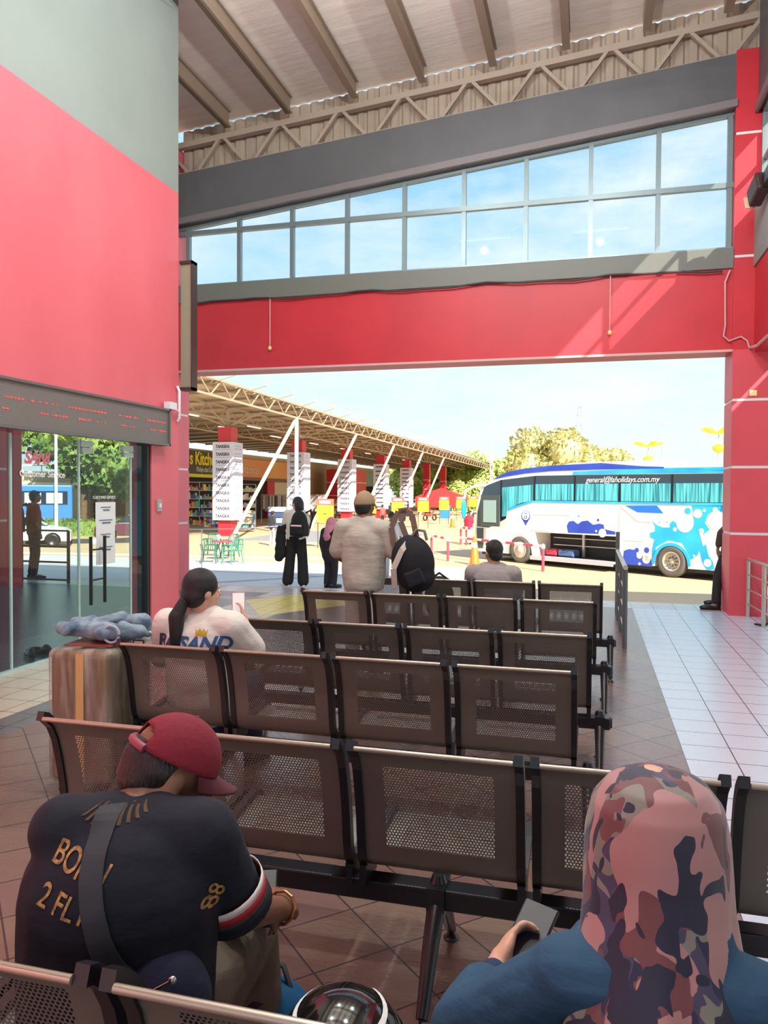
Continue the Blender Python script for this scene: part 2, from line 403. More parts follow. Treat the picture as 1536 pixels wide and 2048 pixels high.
# roof: insulated sheet, purlins
def roofz(x): return gtop(x)+0.84
m_foil = mat('roof_insulation', (244, 232, 222), 0.55, var=0.06, vscale=3, bump=0.5, bscale=2.5, stretch=(0.5, 2.5, 1))
mb = MB(); mb.prism([(-13, roofz(-13)), (3.2, roofz(3.2)), (3.2, roofz(3.2)+0.06), (-13, roofz(-13)+0.06)], -6.5, Yf+0.27)
struct('ceiling', mb, m_foil)
m_purl = mat('purlin_steel', (150, 130, 112), 0.5)
PX = [-7.9, -6.83, -5.78, -4.72, -3.63, -2.56, -1.50, -0.45, 0.65, 1.7]
p0 = None
mb = MB(); h = 0.26
mb.b2((-0.035, -6.4, -h), (0.035, 11.6, 0)); mb.b2((-0.035, -6.4, -h), (0.075, 11.6, -h+0.02)); mb.b2((-0.035, -6.4, -0.02), (0.075, 11.6, 0))
for i, x in enumerate(PX):
    o = mb.obj('purlin', m_purl) if i == 0 else p0.copy()
    if i == 0: p0 = o
    else: COL.objects.link(o)
    o.location = (x, 0, roofz(x)-0.02)
    tag(o, 'brown steel purlin running front to back under the pale roof sheet', 'roof beam', 'purlins under the roof')
for j, y in enumerate((8.4, 5.2)):
    mb = MB(); mb.tube([(-12, y, roofz(-12)-0.31), (3, y, roofz(3)-0.31)], 0.012, 6)
    tag(mb.obj('tie_rod', m_purl), ['thin steel tie rod crossing the purlins nearest the gable', 'thin steel tie rod crossing the purlins nearest overhead'][j], 'tie rod')

# ---------------- right corner pillar, right wall
def pillar(name, x0, y0, x1, y1, z0, z1, grooves=(1.137, 2.055, 2.977), m=None):
    m = m or m_red
    mb = MB(); zs = [z0]+sorted(g for g in grooves if z0 < g < z1)+[z1]
    for a, b_ in zip(zs[:-1], zs[1:]):
        mb.b2((x0, y0, a+(0.02 if a != z0 else 0)), (x1, y1, b_-(0.02 if b_ != z1 else 0)))
    g = MB()
    for q in zs[1:-1]: g.b2((x0+0.012, y0+0.012, q-0.03), (x1-0.012, y1-0.012, q+0.03))
    o = struct(name, mb, m)
    if len(zs) > 2: c = g.obj('groove', m_white, o)
    return o
m_redp = mat('lit_pillar_red', (212, 74, 88), 0.45, var=0.1, vscale=1.0)  # lighter copy of the red: stronger light on this pillar is in the colour
pillar('wall_pillar_right', 1.845, 11.56, 2.335, 12.2, 0, 3.66, m=m_redp)
pillar('wall_pillar_upper', 1.845, Yf-0.03, 2.30, 12.1, 3.66, 7.75, grooves=(6.62, 4.95))
mb = MB(); mb.box((2.11, 11.555, 3.06), (0.09, 0.02, 0.075)); tag(mb.obj('junction_box', mat('cream_plastic', (238, 222, 150), 0.5)), 'small cream junction box on the right red pillar above the groove', 'junction box')
# right wall, seen edge-on: beam, sill band, clerestory with posts
XW = 2.12
mb = MB(); mb.b2((XW, -6, 3.62), (XW+0.4, 11.64, 4.79)); struct('wall_right', mb, m_red)
mb = MB(); mb.b2((XW-0.02, -6, 4.79), (XW+0.42, 11.62, 5.62)); struct('trim_5', mb, m_grayl)
mb = MB(); mb.b2((XW, -6, 6.9), (XW+0.3, 11.6, 8.9)); struct('trim_6', mb, m_gray)
mb = MB(); mb.b2((XW-0.04, -6, 6.86), (XW-0.0, 11.6, 6.98)); struct('trim_7', mb, mat('grey_metal_flashing'))
w2 = bpy.data.objects.new('window_2', None); COL.objects.link(w2); w2['kind'] = 'structure'
m_pinkglass = glass('pale_glass', (254, 252, 252), 0.0)
mb = MB()
for y in (11.58, 10.35, 9.1): mb.b2((XW+0.05, y-0.03, 5.62), (XW+0.12, y+0.03, 6.9))
mb.b2((XW+0.05, 8.2, 5.62), (XW+0.12, 11.6, 5.69)); mb.b2((XW+0.05, 8.2, 6.84), (XW+0.12, 11.6, 6.9)); mb.bar((XW+0.09, 8.2, 6.22), (XW+0.09, 11.6, 6.22), 0.05)
mb.obj('window_frame', m_alu, w2)
for a, b_ in ((9.13, 10.32), (10.38, 11.55)):
    q = MB(); q.add([(XW+0.09, a, 5.69), (XW+0.09, b_, 5.69), (XW+0.09, b_, 6.84), (XW+0.09, a, 6.84)], [(0, 1, 2, 3)]); q.obj('pane', m_pinkglass, w2)
mb = MB(); mb.b2((XW, -6, 5.62), (XW+0.3, 7.85, 6.9)); struct('wall_right_rear', mb, m_gray)
# neighbouring covered way on the right that shades the opening
mb = MB(); mb.b2((2.55, -14, 4.1), (3.25, 8.3, 4.3)); struct('trim_11', mb, m_gray)  # unseen inner strip, added only to stop sun streaks across the benches
mb = MB(); mb.prism([(3.2, 4.15), (13, 5.6), (13, 5.75), (3.2, 4.3)], -14, 11.2); cw = struct('trim_8', mb, m_gray)

# ---------------- left wall with the glass doors
XG = -5.10
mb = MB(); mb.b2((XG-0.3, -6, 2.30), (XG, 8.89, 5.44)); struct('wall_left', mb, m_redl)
mb = MB(); mb.b2((XG-0.3, -6, 5.44), (XG, 8.89, 9.2)); struct('wall_left_upper', mb, m_grayl)
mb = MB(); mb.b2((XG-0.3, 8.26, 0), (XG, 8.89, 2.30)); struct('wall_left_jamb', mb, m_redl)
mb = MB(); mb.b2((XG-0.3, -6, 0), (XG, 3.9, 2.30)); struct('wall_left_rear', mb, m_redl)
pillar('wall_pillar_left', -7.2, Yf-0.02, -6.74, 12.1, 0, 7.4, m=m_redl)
# ceiling of the side passage behind the doors and its far pillars
mb = MB(); mb.prism([(-10.6, -4), (XG-0.3, -4), (XG-0.3, 8.9), (-7.25, 11.6), (-10.6, 11.6)], 3.0, 3.15, axis='Z'); struct('ceiling_passage', mb, m_gray)
pillar('wall_pillar_passage', -10.75, 11.3, -10.1, 11.8, 0, 3.0)
m_dred = m_red
pillar('wall_pillar_passage_near', -9.72, 11.2, -9.58, 11.4, 0, 3.0, grooves=())
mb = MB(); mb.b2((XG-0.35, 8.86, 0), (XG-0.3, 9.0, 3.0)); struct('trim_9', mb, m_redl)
# bright red reveal and black frame beside the glass
mb = MB(); mb.b2((XG-0.16, 8.20, 0), (XG-0.02, 8.262, 2.25)); struct('trim_10', mb, mat('black_aluminium', (24, 24, 26), 0.35))

# glass doors
dr = bpy.data.objects.new('door_1', None); COL.objects.link(dr); dr['kind'] = 'structure'
m_dglass = glass('door_glass', (206, 224, 222), 0.02)
m_edge = mat('glass_edge', (190, 214, 206), 0.2)
m_chrome = mat('chrome', (215, 215, 215), 0.18, metal=1.0)
m_black = mat('black_paint', (20, 20, 22), 0.35)
xs = XG-0.06
for a, b_, z1 in ((3.9, 5.98, 2.24), (6.0, 6.96, 2.18), (6.98, 7.9, 2.14), (7.92, 8.2, 2.24)):
    q = MB(); q.add([(xs, a, 0.01), (xs, b_, 0.01), (xs, b_, z1), (xs, a, z1)], [(0, 1, 2, 3)]); q.obj('glass_leaf', m_dglass, dr)
q = MB()
for y in (5.99, 6.97, 7.91): q.b2((xs-0.012, y-0.008, 0.01), (xs+0.012, y+0.008, 2.2))
q.obj('glass_edge', m_edge, dr)
q = MB()
for y, z in ((7.1, 2.17), (7.85, 2.16)): q.b2((xs-0.02, y-0.09, z-0.10), (xs+0.02, y+0.09, z-0.045)); q.b2((xs-0.02, y-0.11, z-0.035), (xs+0.02, y+0.09, z+0.03))
q.b2((xs-0.02, 3.9, -0.0), (xs+0.05, 8.2, 0.02))
q.obj('patch_fitting', m_edge, dr)
q = MB(); q.b2((xs-0.015, 6.98, 2.14), (xs+0.015, 7.9, 2.17)); q.b2((xs+0.01, 7.0, 0.95), (xs+0.03, 7.11, 0.25)) ; q.tube([(xs+0.05, 7.28, 0.25), (xs+0.05, 7.28, 0.95)], 0.014); q.tube([(xs+0.05, 7.0, 0.8), (xs+0.05, 7.28, 0.8)], 0.01); q.tube([(xs+0.05, 7.0, 0.45), (xs+0.05, 7.28, 0.45)], 0.01)

# fill lamps added out of view under the roof to brighten the hall
m_shade = mat('fill_lamp_housing', (210, 210, 205), 0.4); m_bulb = mat('fill_lamp_tube', (255, 255, 255), 0.5, emit=(255, 250, 240), estr=3.0)
FILL_W = 210
for i, (x, y) in enumerate(((0.1, 6.8), (-2.3, 6.8), (0.1, 3.6), (-2.3, 3.6), (-1.2, 0.2))):
    lp = thing('added_fill_lamp', 'unseen white fill lamp added below the roof over the waiting seats', 'lamp', (x, y, 7.15), 0, 'fill lamps added under the roof')
    q = MB(); q.b2((-0.6, -0.06, 0.02), (0.6, 0.06, 0.07)); q.obj('fill_lamp_housing', m_shade, lp)
    q = MB(); q.tube([(-0.55, 0, -0.02), (0.55, 0, -0.02)], 0.02); q.obj('fill_lamp_tube', m_bulb, lp)
    q = MB(); q.tube([(-0.5, 0, 0.06), (-0.5, 0, roofz(x)-7.20)], 0.006, 6); q.obj('cable', m_shade, lp)
    q = MB(); q.tube([(0.5, 0, 0.06), (0.5, 0, roofz(x)-7.20)], 0.006, 6); q.obj('cable', m_shade, lp)
    ld = bpy.data.lights.new('fill_light', 'POINT'); ld.energy = FILL_W; ld.shadow_soft_size = 0.05; ld.color = (0.92, 1.0, 0.98)
    lo = bpy.data.objects.new('fill_light', ld); COL.objects.link(lo); lo.parent = lp; lo.location = (0, 0, -0.25)
# ============================================================ WAITING BENCHES
def perf_mat():
    m, nt, b = blank('perforated_steel'); tc = N(nt, 'ShaderNodeUVMap'); s = N(nt, 'ShaderNodeSeparateXYZ'); L(nt, tc.outputs[0], s.inputs[0])
    u, v = X(nt, s.outputs[0]), X(nt, s.outputs[1])      # metres along width, along the sheet
    P = 0.0115
    def dots(ox, oy):
        a = ((u/P+ox).frac()-0.5)*P; c = ((v/(P*1.732)+oy).frac()-0.5)*(P*1.732)
        return (a*a+c*c).lt(0.0038**2)
    d = dots(0, 0).max(dots(0.5, 0.5))
    reg = (u-0.27).abs().lt(0.192)*(v-0.265).abs().lt(0.175) + (u-0.27).abs().lt(0.192)*(v-0.70).abs().lt(0.15)
    hole = d*reg
    nz = N(nt, 'ShaderNodeTexNoise'); nz.inputs['Scale'].default_value = 5; tco = N(nt, 'ShaderNodeTexCoord'); L(nt, tco.outputs['Object'], nz.inputs[0])
    c = mixc(nt, X(nt, nz.outputs[0]), s2l((118, 114, 106)), s2l((102, 99, 94)))
    L(nt, c, b.inputs['Base Color']); b.inputs['Metallic'].default_value = 0.45; b.inputs['Roughness'].default_value = 0.42
    tr = N(nt, 'ShaderNodeBsdfTransparent'); mx = N(nt, 'ShaderNodeMixShader'); L(nt, hole.o, mx.inputs[0]); L(nt, b.outputs[0], mx.inputs[1]); L(nt, tr.outputs[0], mx.inputs[2])
    L(nt, mx.outputs[0], nt.nodes['Material Output'].inputs[0]); return m
m_perf = perf_mat()
m_frame = mat('black_bench_frame', (26, 24, 30), 0.32, var=0.2, vscale=5)
m_lip = mat('bench_steel_lip', (176, 162, 146), 0.3, metal=0.6)
# side profile (y, z): front edge of the seat to the rolled top of the back
PROF = []
def _prof():
    pts = [(0.47, 0.385), (0.455, 0.415), (0.42, 0.425), (0.32, 0.415), (0.22, 0.400), (0.13, 0.385), (0.075, 0.385), (0.040, 0.40), (0.018, 0.43), (0.008, 0.47),
           (0.0, 0.52), (-0.008, 0.58), (-0.020, 0.64), (-0.034, 0.70), (-0.052, 0.76), (-0.078, 0.81), (-0.115, 0.845), (-0.135, 0.852)]
    return pts
PROF = _prof()
SW = 0.535
def sheet_mesh():
    me = bpy.data.meshes.new('seat_shell'); vs = []; fs = []; nu = 6; ln = [0]
    for i in range(1, len(PROF)): ln.append(ln[-1]+math.hypot(PROF[i][0]-PROF[i-1][0], PROF[i][1]-PROF[i-1][1]))
    for (y, z) in PROF:
        for k in range(nu+1): vs.append((-SW/2+0.014+(SW-0.028)*k/nu, y, z))
    for j in range(len(PROF)-1):
        for k in range(nu): fs.append((j*(nu+1)+k, j*(nu+1)+k+1, (j+1)*(nu+1)+k+1, (j+1)*(nu+1)+k))
    me.from_pydata(vs, [], fs); uv = me.uv_layers.new(name='UVMap')
    for p in me.polygons:
        p.use_smooth = True
        for li in p.loop_indices:
            vi = me.loops[li].vertex_index; uv.data[li].uv = ((vi % (nu+1))/nu*SW, ln[vi//(nu+1)])
    me.materials.append(m_perf); return me
SHEET = sheet_mesh()
def side_frame_mesh():
    mb = MB(); out = []; inn = []
    for i, (y, z) in enumerate(PROF):
        a = PROF[max(0, i-1)]; c = PROF[min(len(PROF)-1, i+1)]; dy, dz = c[0]-a[0], c[1]-a[1]; l = math.hypot(dy, dz); ny, nz_ = -dz/l, dy/l
        out.append((y+ny*0.008, z+nz_*0.008)); w = 0.026
        inn.append((y-ny*w, z-nz_*w))
    pts = out+inn[::-1]; n = len(PROF)
    for x0, x1 in ((-0.014, 0.014),):
        vs = [(x0, a, b) for a, b in pts]+[(x1, a, b) for a, b in pts]; m_ = len(pts)
        fs = [(i, i+1, m_-2-i, m_-1-i) for i in range(n-1)]; fs += [tuple(q+m_ for q in f[::-1]) for f in fs]
        fs += [(i, i+m_, (i+1) % m_+m_, (i+1) % m_) for i in range(m_)]
        mb.add(vs, fs)
    # bracket down to the beam
    mb.b2((-0.012, 0.02, 0.33), (0.012, 0.16, 0.40))
    return mb.mesh('side_frame', m_frame)
SIDE = side_frame_mesh()
mbl = MB(); mbl.tube([(-SW/2+0.015, PROF[-1][0], PROF[-1][1]), (SW/2-0.015, PROF[-1][0], PROF[-1][1])], 0.0085, 8); LIP = mbl.mesh('top_roll', m_lip)
def leg_mesh():
    mb = MB()
    mb.b2((-0.03, -0.06, -0.055), (0.03, 0.07, 0.045))
    mb.tube([(0, 0, 0.04), (0, 0, 0.07)], [0.032, 0.02], 12)
    for s in (-1, 1):
        mb.tube([(0, s*0.03, -0.02), (0, s*0.12, -0.10), (0, s*0.22, -0.22), (0, s*0.262, -0.262)], [0.032, 0.028, 0.022, 0.019], 10)
    return mb.mesh('leg', m_frame)
def foot_mesh(s):
    mb = MB(); mb.tube([(0, s*0.262, -0.258), (0, s*0.265, -0.28)], 0.009, 8); mb.lathe([(0.001, -0.277), (0.012, -0.279), (0.03, -0.296), (0.03, -0.30), (0.001, -0.30)], (0, s*0.265, 0), 14)
    return mb.mesh('foot', m_frame)
LEG = leg_mesh(); FT = [foot_mesh(-1), foot_mesh(1)]
def inst(me, name, parent, loc=(0, 0, 0), sc=None):
    o = bpy.data.objects.new(name, me); COL.objects.link(o); o.parent = parent; o.location = loc
    if sc: o.scale = sc
    return o
def bench(label, x0, pitch, n, ytop, legs):
    r = thing('waiting_bench', label, 'bench', (x0, ytop+0.135, 0), 0, 'rows of perforated steel waiting seats')
    k = pitch/0.585
    for i in range(n):
        cx = pitch*(i+0.5)
        s_ = inst(SHEET, 'seat_shell', r, (cx, 0, 0), (k, 1, 1)); inst(LIP, 'top_roll', s_, (0, 0, 0))
        for s in (-1, 1): inst(SIDE, 'side_frame', r, (cx+s*SW/2*k, 0, 0))
    L_ = pitch*n
    mb = MB(); mb.b2((-0.02, 0.05, 0.265), (L_+0.10, 0.13, 0.335)); mb.obj('beam', m_frame, r, bevel=0.006)
    for xe in (-0.02, L_+0.10):
        mb = MB(); mb.lathe([(0.001, -0.012), (0.03, -0.012), (0.036, 0), (0.03, 0.012), (0.001, 0.012)], (xe, 0.09, 0.30), 14, axis='X'); mb.obj('beam_end_cap', m_frame, r)
    for x in legs:
        l = inst(LEG, 'leg', r, (x, 0.09, 0.30))
        for q in FT: inst(q, 'foot', l)
    return r
def LX(x, x0): return x-x0
b0 = bench('waiting bench nearest the camera, only its two left backs in view', -1.97, 0.59, 5, 1.10, [0.25, 2.7])
b1 = bench('waiting bench directly in front of the man in the red cap and the headscarfed woman', -1.93, 0.583, 5, 2.35, [0.0, 1.44, 2.85])
b2 = bench('waiting bench where the ponytailed woman sits at the left end', -2.47, 0.607, 4, 3.63, [0.03, 2.43+0.04])
b3 = bench('waiting bench third behind the foreground people, with empty seats', -2.25, 0.568, 4, 4.58, [0.03, 2.272+0.04])
b4 = bench('waiting bench just behind the standing man in the tan cap', -2.34, 0.6, 4, 6.02, [0.03, 2.4+0.05])
b5 = bench('farthest waiting bench, where the boy in grey sits', -2.28, 0.6, 4, 7.18, [0.03, 2.4+0.06])
# ============================================================ LEFT WALL FITTINGS
m_led = None
def led_mat():
    m, nt, b = blank('led_panel'); x, y, z, tc = coords(nt)
    st = ((z/0.016).frac()).gt(0.72)
    c = mixc(nt, st, s2l((122, 116, 112)), s2l((92, 88, 86)))
    L(nt, c, b.inputs['Base Color']); b.inputs['Roughness'].default_value = 0.5
    return m
led = thing('led_message_board', 'long grey dot-matrix board with red text above the glass doors', 'sign', (XG, 6.7, 2.45))
q = MB(); q.b2((0.0, -2.6, -0.215), (0.10, 1.77, 0.20)); q.obj('display_panel', led_mat(), led)
q = MB()
for a in (-0.225, 0.20): q.b2((0.0, -2.6, a-0.0), (0.125, 1.79, a+0.025))
q.b2((0.0, 1.765, -0.225), (0.125, 1.79, 0.225)); q.obj('frame', mat('sign_frame', (110, 108, 108), 0.4, metal=0.3), led)
m_ledred = mat('led_red', (205, 80, 84), 0.5, emit=(255, 70, 70), estr=0.35)
random.seed(3)
for row, (z, segs) in enumerate(((0.05, [(-1.9, -1.45), (-1.15, -0.25), (-0.1, 0.55), (0.75, 1.15), (1.3, 1.7)]), (-0.055, [(-1.75, -1.6), (-1.15, -0.9), (-0.5, 0.5), (0.78, 1.05), (1.38, 1.72)]))):
    q = MB()
    for a, b_ in segs:
        y = a
        while y < b_:
            w = random.choice((0.02, 0.03, 0.045)); h = random.choice((0.010, 0.014, 0.02))
            if random.random() < 0.8: q.b2((0.1, y, z-h/2-0.0*y), (0.104, y+w*0.8, z+h/2))
            y += w+0.012
    q.obj('message_text', m_ledred, led)
# framed board sticking out at the wall's end
pb = thing('projecting_signboard', 'tall dark-framed board fixed edge-on at the end of the left red wall', 'sign', (XG+0.0, 8.93, 3.78))
q = MB(); q.b2((0.02, 0.0, -0.78), (0.40, 0.09, 0.78)); q.obj('sign_board', mat('olive_grey_panel', (140, 142, 122), 0.5), pb)
q = MB(); q.b2((0.39, -0.02, -0.82), (0.42, 0.12, 0.82)); q.b2((0.0, -0.02, 0.78), (0.42, 0.12, 0.82)); q.b2((0.0, -0.02, -0.82), (0.42, 0.12, -0.78)); q.obj('frame', mat('dark_brown_frame', (60, 48, 44), 0.45), pb)
pb.scale = (0.42, 1, 1)
cd = thing('security_camera', 'white security camera on a bent conduit at the end of the red wall', 'camera', (XG, 8.72, 2.72))
m_wpl = mat('white_plastic', (232, 230, 240), 0.35)
q = MB(); q.tube([(0.02, 0.10, 0.28), (0.05, 0.10, 0.22), (0.05, 0.10, -0.12), (0.02, 0.10, -0.16)], 0.018, 8); q.obj('conduit', m_wpl, cd)
q = MB(); q.box((0.09, -0.18, 0.0), (0.09, 0.16, 0.09)); q.tube([(0.06, -0.1, 0.0), (0.05, 0.1, -0.05)], 0.012, 8); q.obj('camera_body', m_wpl, cd, bevel=0.015)
sw = thing('wall_switch', 'small grey switch box on the red jamb beside the glass doors', 'switch', (XG, 8.40, 1.50))
q = MB(); q.box((0.015, 0, 0), (0.03, 0.09, 0.15)); q.obj('switch_box', mat('grey_plastic', (168, 168, 160), 0.4), sw, bevel=0.006); q = MB(); q.box((0.034, 0, 0.0), (0.01, 0.04, 0.05)); q.obj('switch_rocker', m_wpl, sw)
# notices and lettering on the glass
m_paper = mat('white_paper', (236, 240, 240), 0.7); m_ink = mat('grey_ink', (120, 126, 140), 0.7); m_let = mat('white_vinyl', (245, 248, 245), 0.6)
GM = lambda y, z: frame((XG-0.05, y, z), (0, 1, 0), (0, 0, 1))
for nm, y, z, w, h, lb, tx in (('paper_notice', 7.42, 1.42, 0.36, 0.26, 'upper white paper notice taped to the glass door', ['PUSH', 'TOLAK']), ('paper_notice', 7.42, 1.08, 0.34, 0.42, 'lower white paper notice taped to the glass door, below the other', ['NOTIS', '<====', ''])):
    t = thing(nm, lb, 'notice', (XG-0.05, y, z))
    q = MB(); q.box((0, 0, 0), (0.003, w, h)); q.obj('sheet', m_paper, t)
    for i, s_ in enumerate(tx):
        if s_: q = MB(); ww = (0.09, 0.12)[i % 2]; q.box((0.003, 0, h*0.28-i*0.14), (0.001, ww*2, 0.012)); q.box((0.003, 0.01, h*0.28-i*0.14-0.03), (0.001, ww*1.3, 0.02)); q.obj('print', m_ink, t)
sn = text('door_lettering', 'SANI', 0.16, mat('pink_vinyl', (226, 120, 140), 0.5), None, GM(6.33, 1.98), 0.001, shear=0.3, bold=0.006); tag(sn, 'pink SANI lettering on the glass beside the doors', 'lettering')
sn = text('door_lettering', 'Customer Service', 0.088, m_let, None, GM(6.42, 1.83), 0.001, bold=0.001); tag(sn, 'white Customer Service lettering on the glass', 'lettering')
sn = text('door_lettering', 'CUSTOMER SERVICE', 0.045, m_let, None, GM(7.4, 1.60), 0.001); tag(sn, 'small white lettering over the paper notices on the glass door', 'lettering')
hd = bpy.data.objects.new('door_handle', None); COL.objects.link(hd); hd.location = (XG-0.02, 7.06, 0.85); hd.parent = dr
for y in (0, 0.24): q = MB(); q.tube([(0.04, y, -0.38), (0.04, y, 0.34)], 0.018, 8); q.obj('upright', m_black, hd)
for z in (-0.12, 0.2): q = MB(); q.tube([(0.04, 0, z), (0.04, 0.24, z)], 0.009, 8); q.obj('rung', m_black, hd)
# shoes on the passage floor
m_shoe = mat('black_leather', (16, 15, 17), 0.4)
def shoe(parent, c, rz, m=m_shoe, L_=0.27, sole=None):
    M = Matrix.Translation(V(c)) @ Matrix.Rotation(rz, 4, 'Z'); s = L_/0.27
    q = MB(); q.ell((0, 0.05, 0.035), (0.047, 0.13, 0.038)); q.ell((0, -0.06, 0.05), (0.04, 0.06, 0.055)); q.ell((0, 0.10, 0.03), (0.045, 0.07, 0.03)); q.xf(M @ Matrix.Scale(s, 4))
    o = q.blob('shoe', m, parent, vox=0.01, it=2)
    q = MB(); pts = []
    for k in range(20):
        a = 2*math.pi*k/20; pts.append((0.047*math.sin(a)*(1 if math.cos(a) > -0.2 else 0.85), 0.02+0.145*math.cos(a)))
    q.prism(pts, 0.0, 0.02, axis='Z'); q.xf(M @ Matrix.Scale(s, 4)); q.obj('sole', sole or m, o)
    return o
for i, (y, rz) in enumerate(((6.55, 0.9), (6.72, 1.5))):
    t = thing('shoe', ['nearer black shoe left on the floor behind the glass', 'farther black shoe left on the floor behind the glass'][i], 'shoe', (-5.42, y, 0)); shoe(t, (0, 0, 0), rz)
# hanging pull switches on the front beam
for i, x in enumerate((-5.02, 0.22)):
    t = thing('pendant_pull', ['white cord with a small knob hanging on the left of the red beam', 'white cord with a small knob hanging in the sun patch of the red beam'][i], 'pull cord', (x, Yf-0.05, 4.78))
    q = MB(); q.tube([(0, 0, 0.02), (0, 0, -0.78)], 0.009, 6); q.obj('cord', mat('pale_cord', (226, 170, 160), 0.5), t)
    q = MB(); q.ell((0, 0, -0.80), (0.03, 0.03, 0.035)); q.obj('knob', mat('cream_plastic'), t)
# loudspeaker / floodlight on the right wall
t = thing('wall_floodlight', 'dark angled floodlight on a bracket high on the right wall', 'floodlight', (XW-0.12, 10.6, 5.52))
q = MB(); q.box((-0.02, 0.15, 0), (0.16, 0.34, 0.26), Euler((R(-25), 0, R(10))).to_matrix()); q.obj('lamp_body', mat('dark_brown_metal', (66, 44, 44), 0.45), t, bevel=0.03)
q = MB(); q.box((-0.09, 0.33, -0.10), (0.11, 0.02, 0.18), Euler((R(-25), 0, R(10))).to_matrix()); q.obj('lens', mat('lamp_lens', (240, 200, 170), 0.2), t)
q = MB(); q.bar((0.05, 0.0, 0.03), (0.1, -1.6, 0.16), 0.12, 0.16); q.obj('bracket', mat('black_paint'), t)
# cables along the beams
q = MB(); q.tube([(1.80, Yf-0.05, 4.76), (1.74, Yf-0.05, 4.60), (1.75, Yf-0.05, 4.0), (1.73, Yf-0.05, 3.86), (1.80, Yf-0.05, 3.79), (1.95, Yf-0.06, 3.84), (2.03, Yf-0.06, 3.78), (2.06, Yf-0.06, 3.68)], 0.013, 6)
tag(q.obj('loose_cable', mat('pink_conduit')), 'pinkish loose cable running down beside the right pillar', 'cable')
q = MB(); q.tube([(2.06, Yf-0.07, 3.68), (2.08, 11.2, 3.64), (2.08, 4, 3.66)], 0.02, 6)
tag(q.obj('conduit', mat('pink_conduit')), 'pale conduit following the lower edge of the right beam', 'conduit')
q = MB(); pts = [(x, Yf-0.06, 4.775+0.02*math.sin(x*3.1)+0.012*math.sin(x*7)) for x in [XL+0.2+0.25*i for i in range(34)]]; q.tube(pts, 0.014, 6)
tag(q.obj('sagging_cable', mat('dark_cable', (60, 62, 62), 0.6)), 'dark cable sagging along the top of the red front beam', 'cable')

# ============================================================ RAILINGS
m_rail = mat('grey_rail_paint', (92, 94, 96), 0.35, metal=0.3); m_rails = mat('rail_steel', (190, 182, 172), 0.3, metal=0.6)
t = thing('handrail', 'dark grey railing standing in the walkway right of the benches', 'railing', (0.36, 8.75, 0))
for y, h in ((0, 0.88), (1.05, 0.88), (1.95, 0.88), (2.6, 1.14)): q = MB(); q.tube([(0, y, 0), (0, y, h)], 0.028, 10); q.obj('post', m_rail, t)
q = MB(); q.tube([(0, -0.04, 0.88), (0, 2.6, 0.88)], 0.026, 10); q.obj('top_rail', m_rails, t)
for z in (0.18, 0.40, 0.62): q = MB(); q.tube([(0, 0, z), (0, 2.6, z)], 0.012, 8); q.obj('rail', m_rails, t)
t = thing('handrail', 'pale steel railing in front of the right red pillar', 'railing', (2.08, 11.5, 0))
for y in (0, -0.8, -2.2): q = MB(); q.tube([(-y*0.05, y, 0), (-y*0.05, y, 0.79)], 0.026, 10); q.obj('post', m_rails, t)
q = MB(); q.tube([(0, 0.02, 0.79), (0.11, -2.2, 0.79)], 0.024, 10); q.obj('top_rail', m_rails, t)
for z in (0.18, 0.38, 0.58): q = MB(); q.tube([(0, 0, z), (0.11, -2.2, z)], 0.011, 8); q.obj('rail', m_rails, t)
t = thing('handrail', 'dark railing seen through the glass, behind the man with the backpack', 'railing', (-10.1, 12.0, 0))
for x in (-1.6, 0, 1.0): q = MB(); q.tube([(x, 0, 0), (x, 0, 0.95)], 0.03, 8); q.obj('post', m_black, t)
for z in (0.06, 0.38, 0.66, 0.95): q = MB(); q.tube([(-2.6, 0, z), (1.0, 0, z)], 0.018, 8); q.obj('rail', m_black, t)

# ============================================================ COACH
bus = thing('coach', 'white and blue touring coach parked with its luggage hold open', 'bus', (2.445, 25.916, G), math.atan2(-0.584, 0.812))
m_cream = mat('coach_white', (240, 236, 222), 0.3, var=0.04, vscale=1); m_lb = mat('coach_light_blue', (30, 160, 232), 0.3, col2=(60, 200, 240), vscale=0.5)
m_db = mat('coach_dark_blue', (52, 82, 190), 0.3, col2=(44, 66, 176), vscale=0.8); m_win = mat('coach_window', (30, 48, 62), 0.08, spec=1.0); m_dk = mat('dark_hold', (52, 46, 44), 0.7)
def arch(cx, r=0.56, n=10): return [(cx+r*math.cos(math.pi*k/n), 0.45+r*math.sin(math.pi*k/n)*1.02) for k in range(n+1)]
top = [(3.55, 1.0), (3.52, 3.2), (3.3, 3.45), (-0.26, 3.50), (-2.7, 3.60), (-4.83, 3.56), (-6.08, 3.48), (-6.92, 3.36), (-7.72, 3.12), (-8.25, 2.85), (-8.42, 2.3), (-8.58, 1.3), (-8.52, 0.32)]
bot = [(-6.77, 0.32)]+arch(-6.2)[::-1]+[(-5.63, 0.32), (-5.49, 0.32), (-5.49, 1.2), (-2.0, 1.2), (-2.0, 0.32), (-0.57, 0.32)]+arch(0)[::-1]+[(0.57, 0.32), (3.5, 0.36)]
q = MB(); q.prism(top+bot, 0.0, 2.5); q.obj('body', m_cream, bus)
q = MB(); q.b2((-5.5, 0.9, 0.3), (-1.99, 2.4, 1.25)); q.b2((-6.7, 0.5, 0.3), (-5.6, 2.3, 1.1)); q.b2((-0.6, 0.5, 0.3), (0.6, 2.3, 1.1)); q.b2((-8.3, 0.15, 0.2), (3.4, 2.35, 0.34)); q.obj('underframe', m_dk, bus)
q = MB()
for z in (0.72, 0.98): q.b2((-5.2, 0.72, z), (-2.05, 0.76, z+0.03))
q.b2((-3.9, 0.70, 0.35), (-3.8, 0.78, 1.2)); q.obj('hold_rail', mat('rail_steel'), bus)
